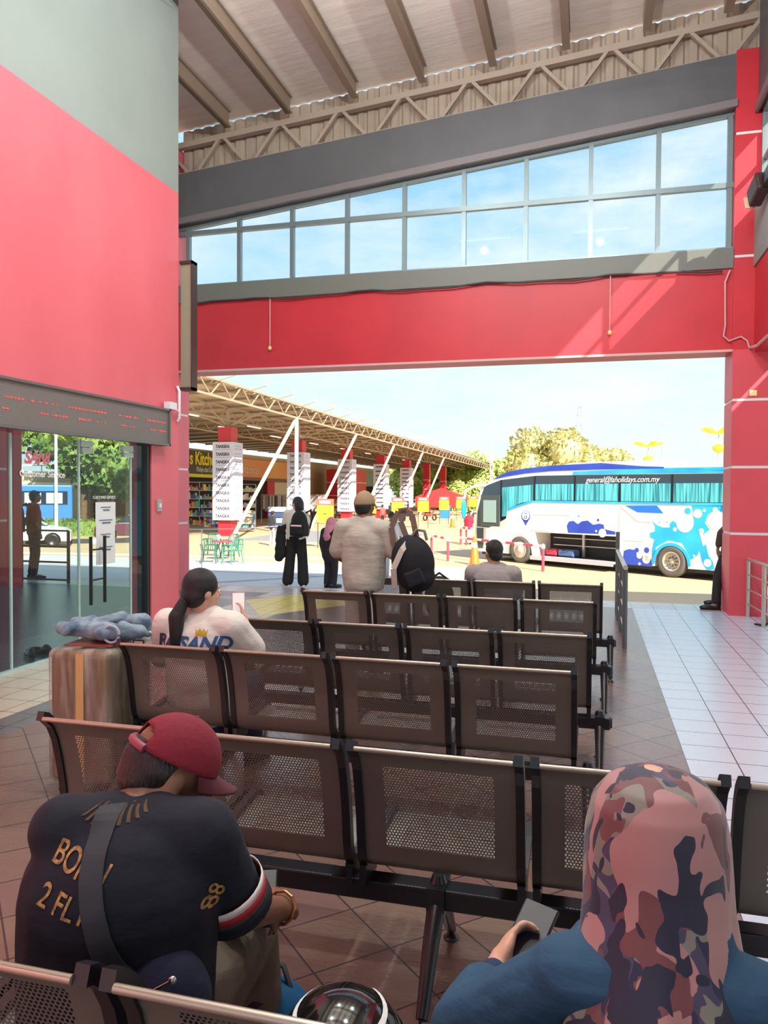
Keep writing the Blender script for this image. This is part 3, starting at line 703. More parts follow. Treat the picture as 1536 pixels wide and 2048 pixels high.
q = MB(); q.b2((-5.5, -0.25, 0.28), (-1.95, 0.3, 0.34)); q.b2((-5.5, -0.27, 0.20), (-1.95, -0.25, 0.34)); q.obj('hold_sill', mat('grey_sill', (190, 186, 190), 0.4), bus)
# window band, curtains, mullions
q = MB(); q.prism([(3.5, 2.36), (3.5, 3.24), (-3.7, 3.28), (-5.5, 3.28), (-7.2, 3.14), (-8.05, 2.9), (-8.22, 2.5), (-8.42, 1.9), (-8.45, 1.3), (-7.8, 1.28), (-6.92, 1.66), (-6.85, 2.0), (-6.2, 2.2), (-5.6, 2.31), (-3.7, 2.34)], -0.012, 0.0); q.obj('window_band', m_win, bus)
def curt():
    m, nt, b = blank('teal_curtain'); x, y, z, tc = coords(nt)
    w = N(nt, 'ShaderNodeTexNoise'); w.inputs['Scale'].default_value = 9; mp = N(nt, 'ShaderNodeMapping'); mp.inputs['Scale'].default_value = (2.2, 0.1, 0.06); L(nt, tc.outputs['Object'], mp.inputs[0]); L(nt, mp.outputs[0], w.inputs[0])
    cr = N(nt, 'ShaderNodeValToRGB'); L(nt, w.outputs[0], cr.inputs[0]); cr.color_ramp.elements[0].position = 0.35; cr.color_ramp.elements[1].position = 0.65
    cr.color_ramp.elements[0].color = (*s2l((18, 110, 124)), 1); cr.color_ramp.elements[1].color = (*s2l((112, 226, 232)), 1)
    L(nt, cr.outputs[0], b.inputs['Base Color']); b.inputs['Roughness'].default_value = 0.6; return m
m_curt = curt()
MUL = [-7.17, -5.52, -3.72, -1.9, 0.0, 1.75, 3.4]
for i in range(6):
    a, b_ = MUL[i]+0.05, MUL[i+1]-0.05
    lo = [(a, 2.02+0.1*0), (a+0.9, 2.25)] if i == 0 else [(a, 2.39)]
    if i == 0: pts = [(-7.12, 2.85), (-5.60, 2.95), (-5.62, 2.36), (-6.2, 2.26), (-6.82, 2.04), (-6.9, 1.75), (-7.12, 1.72)]
    else: pts = [(a, 2.97), (b_, 2.97), (b_, 2.39), (a, 2.39)]
    q = MB(); n = 40; bm_pts = pts
    q.prism(pts, -0.022, -0.012); q.obj('curtain', m_curt, bus)
for x in MUL[:-1]:
    q = MB(); q.b2((x-0.03, -0.026, 2.36 if x > -7 else 1.7), (x+0.03, -0.01, 3.25 if x > -7 else 3.12)); q.obj('window_post', m_black, bus)
q = MB(); q.b2((-5.6, -0.02, 2.30), (3.5, 0.0, 2.37)); q.prism([(-5.6, 2.30), (-5.6, 2.37), (-6.85, 2.05), (-6.85, 1.96), (-6.2, 2.14)], -0.02, 0.0); q.obj('belt_stripe', m_lb, bus)
q = MB(); q.prism([(3.52, 3.22), (3.3, 3.44), (-0.3, 3.46), (-0.3, 3.29), (3.5, 3.26)], -0.015, 0.0); q.prism([(-0.3, 3.29), (-0.3, 3.46), (-3.8, 3.40), (-3.8, 3.30)], -0.015, 0.0); q.obj('eave_stripe', m_lb, bus)
q = MB(); q.prism([(-0.3, 3.50), (-2.7, 3.60), (-4.83, 3.56), (-6.08, 3.48), (-6.92, 3.36), (-7.6, 3.16), (-6.9, 3.27), (-6.0, 3.37), (-4.8, 3.44), (-2.7, 3.46), (-0.3, 3.44)], -0.016, 0.0); q.obj('roof_stripe', m_db, bus)
q = MB(); q.prism([(-0.2, 3.45), (-2.7, 3.68), (-4.83, 3.64), (-6.08, 3.56), (-6.92, 3.44), (-7.6, 3.2), (-6.9, 3.3), (-6.0, 3.40), (-4.8, 3.46), (-2.7, 3.49)], 0.03, 2.47); q.obj('roof_fairing', m_db, bus)
q = MB(); q.prism([(-0.3, 3.5), (-0.6, 3.74), (-4.2, 3.74), (-4.9, 3.6)], 0.4, 2.1); q.obj('roof_unit', m_cream, bus)
LB= [(-0.7, 1.78), (-0.54, 1.65), (-0.32, 1.57), (-0.06, 1.58), (-0.07, 1.7), (0.04, 1.8), (0.14, 1.73), (0.19, 1.56), (0.36, 1.46), (0.56, 1.45), (0.74, 1.69), (0.72, 2.0), (0.66, 2.28), (1.67, 2.3), (1.67, 2.11), (1.42, 2.16), (1.19, 2.01), (1.1, 1.76), (1.25, 1.56), (1.09, 1.44), (1.02, 1.32), (1.13, 1.14), (1.23, 0.77), (1.37, 0.59), (1.42, 0.37), (1.18, 0.32), (1.02, 0.57), (0.94, 0.9), (0.86, 0.75), (0.6, 0.56), (0.53, 0.84), (0.36, 1.1), (-0.1, 1.17), (-0.53, 0.93), (-0.67, 0.29), (-0.68, 0.84), (-0.6, 1.17), (-0.76, 1.24), (-0.76, 1.38), (-0.58, 1.43), (-0.58, 1.59)]
DB2= [(-1.65, 0.29), (-1.74, 0.49), (-1.71, 0.74), (-1.52, 0.81), (-1.31, 0.79), (-1.19, 0.61), (-0.97, 0.61), (-0.79, 0.68), (-0.7, 0.52), (-0.67, 0.29), (-1.14, 0.29)]
DB1= [(-3.99, 1.24), (-4.05, 1.48), (-3.96, 1.64), (-3.77, 1.67), (-3.58, 1.56), (-3.4, 1.67), (-3.17, 1.7), (-2.94, 1.56), (-2.69, 1.61), (-2.52, 1.58), (-2.49, 1.43), (-2.05, 1.36), (-2.05, 1.26), (-3.09, 1.25)]
GR= [(-1.68, 2.24), (-0.53, 2.26), (-0.29, 2.02), (-1.22, 2.03)]
WC= [(0.44, 1.72, 0.282), (0.86, 2.04, 0.141), (1.46, 1.85, 0.282), (1.07, 2.14, 0.047), (1.41, 2.16, 0.078), (0.11, 1.52, 0.063), (-2.56, 1.29, 0.149), (-2.81, 1.35, 0.039), (-0.83, 0.57, 0.117), (-0.88, 0.51, 0.137), (-1.13, 0.62, 0.102), (0.99, 1.51, 0.078), (0.76, 0.74, 0.035), (-1.12, 0.35, 0.047)]
BC= [(0.53, 2.11, 0.102), (-2.74, 1.73, 0.047), (-3.54, 1.84, 0.023), (-1.23, 0.79, 0.078), (-0.87, 0.81, 0.094), (-0.43, 1.73, 0.023), (-0.17, 1.74, 0.023), (-0.8, 1.06, 0.023)]
def disc(q, x, z, r, y0, y1): q.prism([(x+r*math.cos(2*math.pi*k/18), z+r*math.sin(2*math.pi*k/18)) for k in range(18)], y0, y1)
q = MB(); q.prism(LB, -0.006, 0.0); q.prism([(1.6, 2.3), (3.45, 2.3), (3.45, 0.4), (2.2, 0.36), (2.0, 1.2), (1.5, 1.9)], -0.006, 0); [disc(q, *c, -0.006, 0.0) for c in BC[:1]+BC[5:7]]; q.obj('light_blue_splash', m_lb, bus)
q = MB(); q.prism(DB1, -0.006, 0.0); q.prism(DB2, -0.007, 0.0); [disc(q, *c, -0.007, 0.0) for c in BC[1:5]]; q.obj('dark_blue_splash', m_db, bus)
q = MB(); q.prism(GR, -0.008, 0.0); q.obj('blue_wedge', mat('coach_wedge_blue', (40, 120, 230), 0.3), bus)
for c in WC+[(1.9, 0.8, 0.3), (1.2, 0.55, 0.12)]: q = MB(); disc(q, *c, -0.010, 0.0); q.obj('white_bubble', m_cream, bus)
q = MB(); q.prism([(0.9, 1.55), (1.0, 1.58), (1.12, 1.1), (1.05, 1.05)], -0.01, 0); q.obj('white_drip', m_cream, bus)
q = MB(); pts = [(0.66*math.cos(math.pi*k/14), 0.4+0.70*math.sin(math.pi*k/14)) for k in range(15)]; pin = [(0.57*math.cos(math.pi*k/14), 0.4+0.60*math.sin(math.pi*k/14)) for k in range(15)]
q.prism(pts+pin[::-1], -0.03, 0.0); q.obj('wheel_arch_trim', m_lb, bus)
q = MB(); pts = [(-6.2+0.63*math.cos(math.pi*k/14), 0.4+0.68*math.sin(math.pi*k/14)) for k in range(15)]; pin = [(-6.2+0.57*math.cos(math.pi*k/14), 0.4+0.60*math.sin(math.pi*k/14)) for k in range(15)]
q.prism(pts+pin[::-1], -0.02, 0.0); q.obj('wheel_arch_trim', mat('coach_grey', (196, 196, 190), 0.4), bus)
q = MB()
for a, b_ in (((-5.6, 1.85), (-3.9, 1.85)), ((-5.7, 1.25), (-4.6, 1.25)), ((-1.9, 0.35), (-1.9, 2.0)), ((-1.9, 2.24), (-1.2, 1.72)), ((-1.2, 1.72), (-0.7, 1.72)), ((-1.75, 1.08), (-1.0, 1.08)), ((-1.0, 1.08), (-0.7, 1.3)), ((2.4, 0.4), (2.4, 2.3))):
    q.bar((a[0], -0.003, a[1]), (b_[0], -0.003, b_[1]), 0.014, 0.006)
q.obj('panel_seam', mat('seam_grey', (170, 166, 156), 0.6), bus)
text('lettering', 'general@laholidays.com.my', 0.27, mat('white_vinyl'), bus, frame((-1.85, -0.028, 3.10), (1, 0, 0), (0, 0, 1)), 0.002, shear=0.35, bold=0.0, sx=0.92)
q = MB(); disc(q, -5.94, 1.78, 0.21, -0.008, 0); q.prism([(-6.1, 1.66), (-5.78, 1.66), (-5.94, 1.42)], -0.008, 0); q.obj('badge', m_db, bus)
q = MB(); disc(q, -5.94, 1.80, 0.175, -0.012, 0); q.obj('badge_face', m_cream, bus); text('badge_lettering', 'LS', 0.16, m_db, bus, frame((-5.94, -0.014, 1.74), (1, 0, 0), (0, 0, 1)), 0.002, bold=0.004); text('badge_lettering', '***', 0.12, m_db, bus, frame((-5.94, -0.014, 1.86), (1, 0, 0), (0, 0, 1)), 0.002)
m_tyre = mat('tyre_rubber', (98, 92, 86), 0.8); m_hub = mat('wheel_hub', (206, 196, 178), 0.35, metal=0.4)
for x, dk in ((-6.2, 0), (0, 1)):
    q = MB(); q.lathe([(0.30, -0.02), (0.40, -0.04), (0.47, -0.03), (0.505, 0.03), (0.505, 0.24), (0.46, 0.28), (0.28, 0.28)], (x, 0, 0.505), 32, axis='Y'); w = q.obj('wheel', m_tyre, bus)
    q = MB(); q.lathe([(0.31, -0.02), (0.29, -0.035), (0.25, 0.0 if not dk else 0.06), (0.17, -0.05 if not dk else 0.10), (0.10, -0.06 if not dk else 0.05), (0.09, -0.10 if not dk else 0.02), (0.001, -0.10 if not dk else 0.02)], (x, 0, 0.505), 28, axis='Y'); q.obj('rim', m_hub, w)
    for k in range(8):
        a = 2*math.pi*k/8; q = MB(); q.lathe([(0.001, -0.05), (0.022, -0.05), (0.022, 0.06)], (x+0.15*math.cos(a), 0 if not dk else 0.03, 0.505+0.15*math.sin(a)), 6, axis='Y'); q.obj('wheel_nut', mat('dark_hub', (90, 84, 76), 0.5) if dk else m_hub, w)
for x in (-6.2, 0):
    q = MB(); q.lathe([(0.30, 2.5), (0.505, 2.48), (0.505, 2.2), (0.28, 2.2)], (x, 0, 0.505), 24, axis='Y'); q.obj('wheel', m_tyre, bus)
# nose: windscreen edge, open door, mirrors
q = MB(); q.prism([(-8.44, 2.7), (-8.05, 3.05), (-8.0, 2.98), (-8.36, 2.62), (-8.60, 1.3), (-8.66, 1.3)], 0.1, 2.4); q.obj('windscreen', m_win, bus)
q = MB(); q.prism([(-8.42, 0.45), (-8.1, 0.45), (-8.1, 1.25), (-8.46, 1.25)], -0.02, 0.0); q.obj('driver_door', mat('dark_grey_trim', (70, 76, 74), 0.4), bus)
q = MB(); q.b2((-7.95, -0.32, 1.35), (-6.98, -0.27, 2.56)); do = q.obj('door_panel', mat('dark_grey_trim'), bus); q = MB(); q.b2((-7.80, -0.34, 1.50), (-7.15, -0.32, 2.36)); q.obj('door_glass', mat('pale_door_glass', (150, 176, 168), 0.1), do)
q = MB(); q.tube([(-8.0, 0.0, 2.95), (-8.5, -0.1, 2.9), (-8.95, -0.15, 2.74), (-9.02, -0.15, 2.4)], [0.07, 0.06, 0.05, 0.05], 10); mi = q.obj('mirror_arm', m_cream, bus); q = MB(); q.ell((-9.05, -0.15, 2.0), (0.09, 0.12, 0.42)); q.obj('mirror_head', m_lb, mi)
q = MB(); q.tube([(-8.3, 2.3, 2.95), (-8.9, 2.35, 2.85), (-9.35, 2.4, 2.4), (-9.4, 2.4, 1.8)], 0.05, 8); mi = q.obj('mirror_arm', m_lb, bus); q = MB(); q.ell((-9.42, 2.4, 1.45), (0.32, 0.12, 0.10)); q.obj('mirror_head', m_lb, mi)
# luggage in the hold
for i, (x, w, c, lb) in enumerate(((-4.95, 0.5, (210, 60, 80), 'red travel bag in the coach luggage hold'), (-4.3, 0.7, (90, 110, 150), 'blue-grey suitcase lying in the coach luggage hold'))):
    P = bus.matrix_basis @ V((x, 0.45, 0.34))
    t = thing('travel_bag', lb, 'bag', P, math.atan2(-0.584, 0.812)); q = MB(); q.box((0, 0, 0.13), (w, 0.4, 0.26)); q.obj('bag_body', mat('bag_%d' % i, c, 0.7), t, bevel=0.06, seg=3); q = MB(); q.tube([(-0.1, -0.2, 0.2), (-0.08, -0.24, 0.25), (0.08, -0.24, 0.25), (0.1, -0.2, 0.2)], 0.012, 6); q.obj('grip', m_black, t)

# ============================================================ PLAZA FURNITURE
m_rw = mat('barrier_white', (240, 225, 222), 0.5); m_rr = mat('barrier_red', (214, 70, 92), 0.5)
def barrier(name, label, pts, h, posts):
    t = thing(name, label, 'barrier', (pts[0][0], pts[0][1], gh(pts[0][1])), 0)
    o = V(pts[0]+(gh(pts[0][1]),))
    for p in posts:
        c = V(p+(gh(p[1]),))-o; q = MB(); q.tube([c, c+V((0, 0, h*0.8))], 0.05, 8); q.obj('post', m_rr, t); q = MB(); q.ell(c+V((0, 0, h*0.88)), (0.07, 0.07, 0.10)); q.obj('post_cap', m_rw, t)
    for a, b_ in zip(pts[:-1], pts[1:]):
        A = V(a+(gh(a[1]),))-o+V((0, 0, h*0.9)); B = V(b_+(gh(b_[1]),))-o+V((0, 0, h*0.9)); n = 5
        for k in range(n): q = MB(); q.tube([A.lerp(B, k/n), A.lerp(B, (k+1)/n)], 0.045, 8); q.obj('rail', m_rr if k % 2 else m_rw, t)
barrier('pipe_barrier', 'red and white pipe barrier in front of the coach front wheel', [(-5.0, 30.4), (-3.3, 28.4), (-1.56, 26.56)], 0.95, [(-1.56, 26.56)])
barrier('pipe_barrier', 'red and white pipe barrier left of the traffic cone', [(-6.42, 31.64), (-5.34, 29.51)], 0.95, [(-6.42, 31.64), (-5.34, 29.51)])
barrier('pipe_barrier', 'red and white pipe barrier beside the person in red', [(-6.5, 39.6), (-5.6, 38.0)], 0.95, [(-6.5, 39.6), (-6.1, 38.9)])
m_or = mat('cone_orange', (250, 120, 40), 0.5)
for i, (x, y, s_, lb) in enumerate(((-4.11, 28.17, 1.0, 'orange traffic cone with a white band beside the coach nose'), (-10.25, 58.5, 1.1, 'distant orange traffic cone near the yellow signs'))):
    t = thing('traffic_cone', lb, 'cone', (x, y, G)); t.scale = (s_, s_, s_)
    q = MB(); q.box((0, 0, 0.02), (0.42, 0.42, 0.04)); q.lathe([(0.17, 0.04), (0.06, 0.9), (0.001, 0.91)], n=18); q.obj('cone_body', m_or, t); q = MB(); q.lathe([(0.105, 0.56), (0.085, 0.72)], n=18); q.obj('reflective_band', m_rw, t)
    t.scale = (s_*1.05, s_*1.05, s_*1.15)
# yellow platform signs
m_ye = mat('sign_yellow', (246, 226, 60), 0.5); m_sr = mat('sign_salmon', (238, 110, 100), 0.5); m_pole = mat('sign_pole', (90, 80, 70), 0.5)
ysign = None
for i, (x, y) in enumerate(((-12, 34.2), (-12.1, 48.6), (-12.1, 56.4), (-12, 64.3), (-12, 72.8), (-12, 81.2), (-12, 88.6), (-14.5, 50.5))):
    if ysign is None:
        ysign = t = thing('platform_sign', 'yellow platform sign nearest the woman with the backpack', 'sign', (x, y, G), R(-12))
        q = MB(); q.b2((-0.44, -0.03, 1.22), (0.44, 0.03, 2.02)); q.obj('yellow_panel', m_ye, t); q = MB(); q.b2((-0.44, -0.03, 2.03), (0.44, 0.03, 2.32)); q.obj('header_panel', m_sr, t)
        q = MB(); q.b2((-0.3, -0.035, 2.10), (0.3, -0.03, 2.24)); q.obj('header_strip', m_rw, t)
        for s_ in (-0.4, 0.4): q = MB(); q.tube([(s_, 0, 0), (s_, 0, 2.3)], 0.025, 6); q.obj('pole', m_pole, t)
        q = MB(); q.b2((-0.1, -0.036, 1.6), (0.1, -0.03, 1.64)); q.obj('print', m_pole, t)
    else: dup(ysign, (x, y, G), R(-12), 'yellow platform sign on two poles in the row beyond the shopping canopy', 'row of yellow platform signs')
# green plastic chairs and red table
m_gr = mat('green_plastic', (70, 140, 118), 0.4); m_grd = mat('dark_green_plastic', (52, 104, 90), 0.4)
def pchair(label, loc, rz, m):
    t = thing('plastic_chair', label, 'chair', loc, rz, 'green plastic chairs at the red table'); t.scale = (1.15, 1.15, 1.05)
    q = MB(); q.box((0, 0, 0.44), (0.44, 0.42, 0.03)); q.obj('seat', m, t, bevel=0.02)
    for sx_ in (-1, 1):
        for sy in (-1, 1): q = MB(); q.tube([(sx_*0.19, sy*0.18, 0.43), (sx_*0.24, sy*0.23, 0)], 0.022, 6); q.obj('leg', m, t)
        q = MB(); q.tube([(sx_*0.22, -0.18, 0.44), (sx_*0.25, -0.22, 0.66), (sx_*0.25, 0.1, 0.66), (sx_*0.22, 0.15, 0.44)], 0.02, 6); q.obj('armrest', m, t)
    q = MB(); q.tube([(-0.2, -0.19, 0.44), (-0.21, -0.25, 0.8), (-0.12, -0.27, 0.87), (0.12, -0.27, 0.87), (0.21, -0.25, 0.8), (0.2, -0.19, 0.44)], 0.02, 6)
    for k in range(5): xx = -0.13+0.065*k; q.tube([(xx, -0.19, 0.45), (xx, -0.26, 0.86)], 0.014, 6)
    q.obj('backrest', m, t); return t
pchair('dark green plastic chair seen from behind at the left of the red table', (-13.6, 25.9, G), R(20), m_grd)
pchair('pale green plastic chair turned sideways at the right of the red table', (-12.7, 26.0, G), R(65), m_gr)
pchair('green plastic chair behind the red table, farther from the camera', (-14.9, 28.6, G), R(190), m_grd)
pchair('green plastic chair behind the red table, next to the pale one', (-14.0, 28.4, G), R(170), m_grd)
t = thing('cafe_table', 'round red cafe table between the green plastic chairs', 'table', (-13.7, 27.2, G)); q = MB(); q.lathe([(0.001, 0.70), (0.45, 0.70), (0.47, 0.72), (0.45, 0.74), (0.001, 0.74)], n=24); q.obj('tabletop', mat('table_red', (214, 60, 84), 0.4), t)
for k in range(4): a = k*math.pi/2+0.4; q = MB(); q.tube([(0.1*math.cos(a), 0.1*math.sin(a), 0.7), (0.35*math.cos(a), 0.35*math.sin(a), 0)], 0.02, 6); q.obj('leg', m_gr, t)
t = thing('tissue_tub', 'light blue tub standing on the red cafe table', 'tub', (-13.85, 27.1, G+0.74)); q = MB(); q.lathe([(0.001, 0), (0.07, 0), (0.08, 0.2), (0.001, 0.2)], n=14); q.obj('tub', mat('light_blue_plastic', (120, 200, 240), 0.4), t); q = MB(); q.lathe([(0.082, 0.19), (0.082, 0.22), (0.001, 0.23)], n=14); q.obj('lid', m_rw, t)
# ============================================================ SHOPPING CANOPY
m_cst = mat('canopy_steel', (176, 156, 132), 0.5); m_csh = mat('canopy_sheet', (196, 176, 152), 0.6, var=0.15, vscale=1, stretch=(6, 0.2, 1)); m_ctop = mat('canopy_top', (222, 222, 214), 0.5)
XE = -17.2; Y0, Y1 = 29.5, 150.0
cz = lambda y: 6.95-(y-30)*0.004
can = thing('shopping_canopy', 'long steel-trussed canopy running away over the row of shops', 'canopy', (XE, Y0, 7))
def CL(o): o.matrix_parent_inverse = Matrix.Translation((XE, Y0, 7)).inverted(); return o
q = MB(); q.add([(XE-0.3, Y0, cz(Y0)+0.1), (XE-0.3, Y1, cz(Y1)+0.1), (-36, Y1, 6.1), (-36, 61, 6.3)], [(0, 1, 2, 3)]); CL(q.obj('roof_sheet', m_csh, can, solid=0.06))
q = MB(); q.b2((XE-0.6, Y0, 6.95), (XE-0.2, Y1, 7.0)); q.bar((XE, Y0, cz(Y0)+0.05), (XE, Y1, cz(Y1)+0.05), 0.12); q.bar((XE, Y0, cz(Y0)-0.75), (XE, Y1, cz(Y1)-0.75), 0.1); q.bar((XE-1, Y0, cz(Y0)-0.05), (XE-1, Y1, cz(Y1)-0.05), 0.1)
n = 108
for i in range(n):
    a, b_ = Y0+(Y1-Y0)*i/n, Y0+(Y1-Y0)*(i+1)/n
    z0, z1 = (cz(a)-0.75, cz(b_)+0.05) if i % 2 else (cz(a)+0.05, cz(b_)-0.75)
    q.bar((XE, a, z0), (XE, b_, z1), 0.05); q.bar((XE-1 if i % 2 else XE, a, cz(a)), (XE if i % 2 else XE-1, b_, cz(b_)), 0.05)
CL(q.obj('edge_truss', m_cst, can))
q = MB()
for xx, Ys in ((-21.0, 36.0), (-26.0, 45.0)):
    q.bar((xx, Ys, 6.7), (xx, Y1, 6.3), 0.09); q.bar((xx, Ys, 5.95), (xx, Y1, 5.6), 0.09)
    for i in range(90):
        a, b_ = Ys+(Y1-Ys)*i/90, Ys+(Y1-Ys)*(i+1)/90; za, zb = 6.7-0.4*i/90, 5.95-0.35*(i+1)/90
        q.bar((xx, a, za if i % 2 else za-0.75), (xx, b_, zb if i % 2 else zb+0.75), 0.05)
CL(q.obj('inner_truss', m_cst, can))
for i in range(40):
    y = Y0+1+i*2.95; xe = max(-35, -y*0.585); q = MB(); q.bar((XE, y, cz(y)-0.05), (xe, y, 6.95+(XE-xe)*-0.047), 0.07, 0.14); CL(q.obj('cross_beam', mat('canopy_beam', (136, 118, 100), 0.5), can))
m_tube = mat('tube_light', (255, 250, 235), 0.4, emit=(255, 250, 235), estr=0.8)
for i in range(9):
    for xx in (-22.8, -25): q = MB(); q.b2((xx-0.08, 40+i*9, 6.16), (xx+0.08, 42+i*9, 6.22)); CL(q.obj('tube_light', m_tube, can))
q = MB()
for i in range(9):
    y = 30+i*3.6; q.tube([(XE-0.5, y, cz(y)-0.1), (XE+0.9, y, cz(y)+0.25)], 0.035, 6); q.tube([(XE+0.9, y, cz(y)+0.25), (XE+0.9, y, cz(y)+0.75)], 0.03, 6)
CL(q.obj('gutter_bracket', m_cst, can))
q = MB(); q.grid(lambda u, v: (XE-1.8-5*v, 34+18*u, cz(34)+0.5+1.25*math.sin(math.pi*min(1, v*1.0)*0.5)), 8, 6); CL(q.obj('curved_skylight', mat('skylight_blue', (206, 226, 236), 0.4), can))
q = MB(); q.bar((XE+0.2, 46, 7.25), (XE+0.2, 120, 6.95), 0.04); q.bar((XE+0.2, 46, 7.5), (XE+0.2, 120, 7.2), 0.04); CL(q.obj('roof_rail', m_ctop, can))
stt = [(-17.2, 30.5, 6.6), (-17.2, 43.7, 6.1), (-17.2, 55.9, 6.0), (-17.2, 67.5, 5.9), (-17.2, 79.7, 5.9), (-17.2, 91.9, 5.9)]
stf = [(-17.9, 31.2, G), (-18.5, 37.6, G), (-18.5, 49.5, G), (-18.5, 61.0, G), (-18.5, 72.6, G), (-18.5, 84.2, G)]
for i, (a, b_) in enumerate(zip(stt, stf)):
    q = MB(); q.tube([(0, 0, 0), V(a)-V(b_)], 0.13 if i == 0 else 0.11, 10); o = q.obj('canopy_strut', mat('strut_paint', (214, 200, 176), 0.4)); o.location = b_
    tag(o, 'cream steel strut leaning up from the paving to the canopy edge' if i else 'cream steel strut nearest the red pillar, rising out of view', 'strut', 'leaning struts of the shopping canopy' if i else None)
q = MB(); q.tube([(0, 0, 0), (0, 0, 7.0)], 0.13, 10); o = q.obj('canopy_post', mat('post_grey', (170, 184, 178), 0.4)); o.location = (-17.2, 43.75, G); tag(o, 'upright grey post under the canopy edge, in front of the second placard column', 'post')
# columns with placard boxes
m_pl = mat('placard_lilac', (206, 202, 216), 0.6); m_pl2 = mat('placard_side', (216, 216, 232), 0.6)
def column(y, boards, lab, grp=None):
    t = thing('canopy_column', lab, 'column', (-21, y, G), 0, grp)
    q = MB(); q.b2((-0.42, -0.42, 0), (0.42, 0.42, 6.45)); q.obj('shaft', m_red, t)
    q = MB(); q.tube([(0, 0, 6.45), (0, 0, 7.6)], 0.12, 8); q.obj('steel_stub', m_cst, t)
    for s_ in (-1, 1): q = MB(); q.bar((0, 0, 6.5), (0, s_*2.2, 7.3), 0.08); q.obj('steel_brace', m_cst, t); q = MB(); q.bar((0, 0, 6.5), (s_*2.2, 0, 7.3), 0.08); q.obj('steel_brace', m_cst, t)
    if boards:
        q = MB(); q.b2((-0.66, -0.66, 0.95), (0.66, 0.66, 5.55)); bo = q.obj('placard_box', m_pl, t)
        for k in range(10):
            z = 5.28-k*0.455
            if boards > 1: text('placard_text', 'TANGKA', 0.26, mat('placard_ink', (64, 60, 80), 0.7), bo, frame((-0.03, -0.67, z), (1, 0, 0), (0, 0, 1)), 0.002, shear=0.2, bold=0.008, sx=0.84)
            else: q = MB(); q.b2((-0.42, -0.668, z-0.06), (0.40, -0.66, z+0.06)); q.obj('placard_print', mat('placard_ink'), bo)
            q = MB(); q.b2((-0.5, -0.668, z-0.19), (0.46, -0.66, z-0.165)); q.b2((0.66, -0.5, z-0.14), (0.668, 0.5, z-0.11)); q.b2((0.66, -0.4, z+0.03), (0.668, 0.4, z+0.06)); q.obj('placard_line', mat('placard_line', (150, 150, 176), 0.7), bo)
    else:
        q = MB()
        for z in (1.9, 3.1, 4.3): q.b2((-0.44, -0.44, z), (0.44, 0.44, z+0.06))
        q.obj('groove_band', m_white, t)
    return t
column(42.3, 2, 'red canopy column wrapped in TANGKA placards, nearest the green chairs')
column(53.9, 2, 'red canopy column with TANGKA placards behind the grey post')
column(65.6, 2, 'red canopy column with placards left of the man in the tan cap')
column(77.2, 1, 'red canopy column with placards just right of the tan cap')
column(88.6, 1, 'last placard-covered canopy column, with the plain red ones beyond')
column(100, 0, 'nearer of the two plain red canopy columns')
column(111.6, 0, 'farther of the two plain red canopy columns')
# shops
XSH = -31.0
sh = thing('shop_building', 'row of small shops with sign boards under the canopy', 'building', (XSH, 80, G))
def SL(o): o.matrix_parent_inverse = Matrix.Translation((XSH, 80, G)).inverted(); return o
q = MB(); q.b2((XSH-2.5, 53.5, G), (XSH-0.5, 118, 5.2)); SL(q.obj('wall', mat('shop_wall', (196, 176, 140), 0.7), sh))
for a, b_ in ((54, 61.5), (63, 71.5), (79.8, 81), (92, 98), (100, 112)): q = MB(); q.b2((XSH-0.52, a, G), (XSH-0.42, b_, 2.9)); SL(q.obj('shop_opening', mat('shop_dark', (40, 30, 30), 0.8), sh))
q = MB(); q.b2((XSH-0.5, 73.5, G), (XSH-0.40, 79.5, 2.7)); SL(q.obj('shutter', mat('shutter_cream', (214, 206, 170), 0.5), sh))
for a, b_ in ((61.5, 63), (71.6, 73.4), (79.6, 81.0), (98, 100)):
    q = MB(); q.b2((XSH-0.5, a, G), (XSH-0.2, b_, 3.0)); SL(q.obj('pilaster', m_red, sh))
for nm, a, b_, z0, z1, m in (('sign_board_green', 53.6, 62.5, 3.15, 5.0, mat('sign_olive', (72, 70, 44), 0.5)), ('sign_board_orange', 63, 79.5, 3.05, 4.75, mat('sign_orange', (226, 178, 92), 0.5, col2=(226, 150, 96), vscale=0.2)), ('sign_board_teal', 92, 118, 2.6, 4.6, mat('sign_teal', (150, 176, 160), 0.5))):
    q = MB(); q.b2((XSH-0.5, a, z0), (XSH-0.1, b_, z1)); SL(q.obj('sign_board', m, sh))
q = MB(); q.b2((XSH-0.5, 53.6, 2.85), (XSH-0.05, 62.5, 3.12)); SL(q.obj('sign_trim', mat('lime_trim', (226, 226, 60), 0.5), sh))
q = MB(); q.b2((XSH-0.5, 63, 2.75), (XSH-0.05, 79.5, 3.03)); SL(q.obj('sign_trim', mat('brown_trim', (130, 90, 70), 0.5), sh))
fy = lambda y, z: frame((XSH-0.08, y, z), (0, 1, 0), (0, 0, 1))
SL(text('sign_lettering', "s Kitchen", 1.5, mat('sign_letter_yellow', (250, 226, 60), 0.5), sh, fy(58.3, 4.35), 0.03, bold=0.03, sx=0.85))
SL(text('sign_lettering', 'Melayu dan Cina', 0.62, mat('sign_letter_white', (216, 214, 196), 0.5), sh, fy(58.4, 3.5), 0.03, sx=0.7))
SL(text('sign_lettering', 'Kaunter', 1.15, mat('sign_letter_pink', (236, 206, 176), 0.5), sh, fy(67.5, 3.75), 0.03))
q = MB(); q.b2((XSH+1.5, 84.5, G), (XSH+4.5, 90.5, 4.3)); o = q.obj('kiosk_body', m_red); ks = thing('red_kiosk', 'red tiled kiosk block behind the second placard column', 'kiosk', (XSH+3, 87.5, G)); o.parent = ks; o.matrix_parent_inverse = Matrix.Translation((XSH+3, 87.5, G)).inverted()
q = MB()
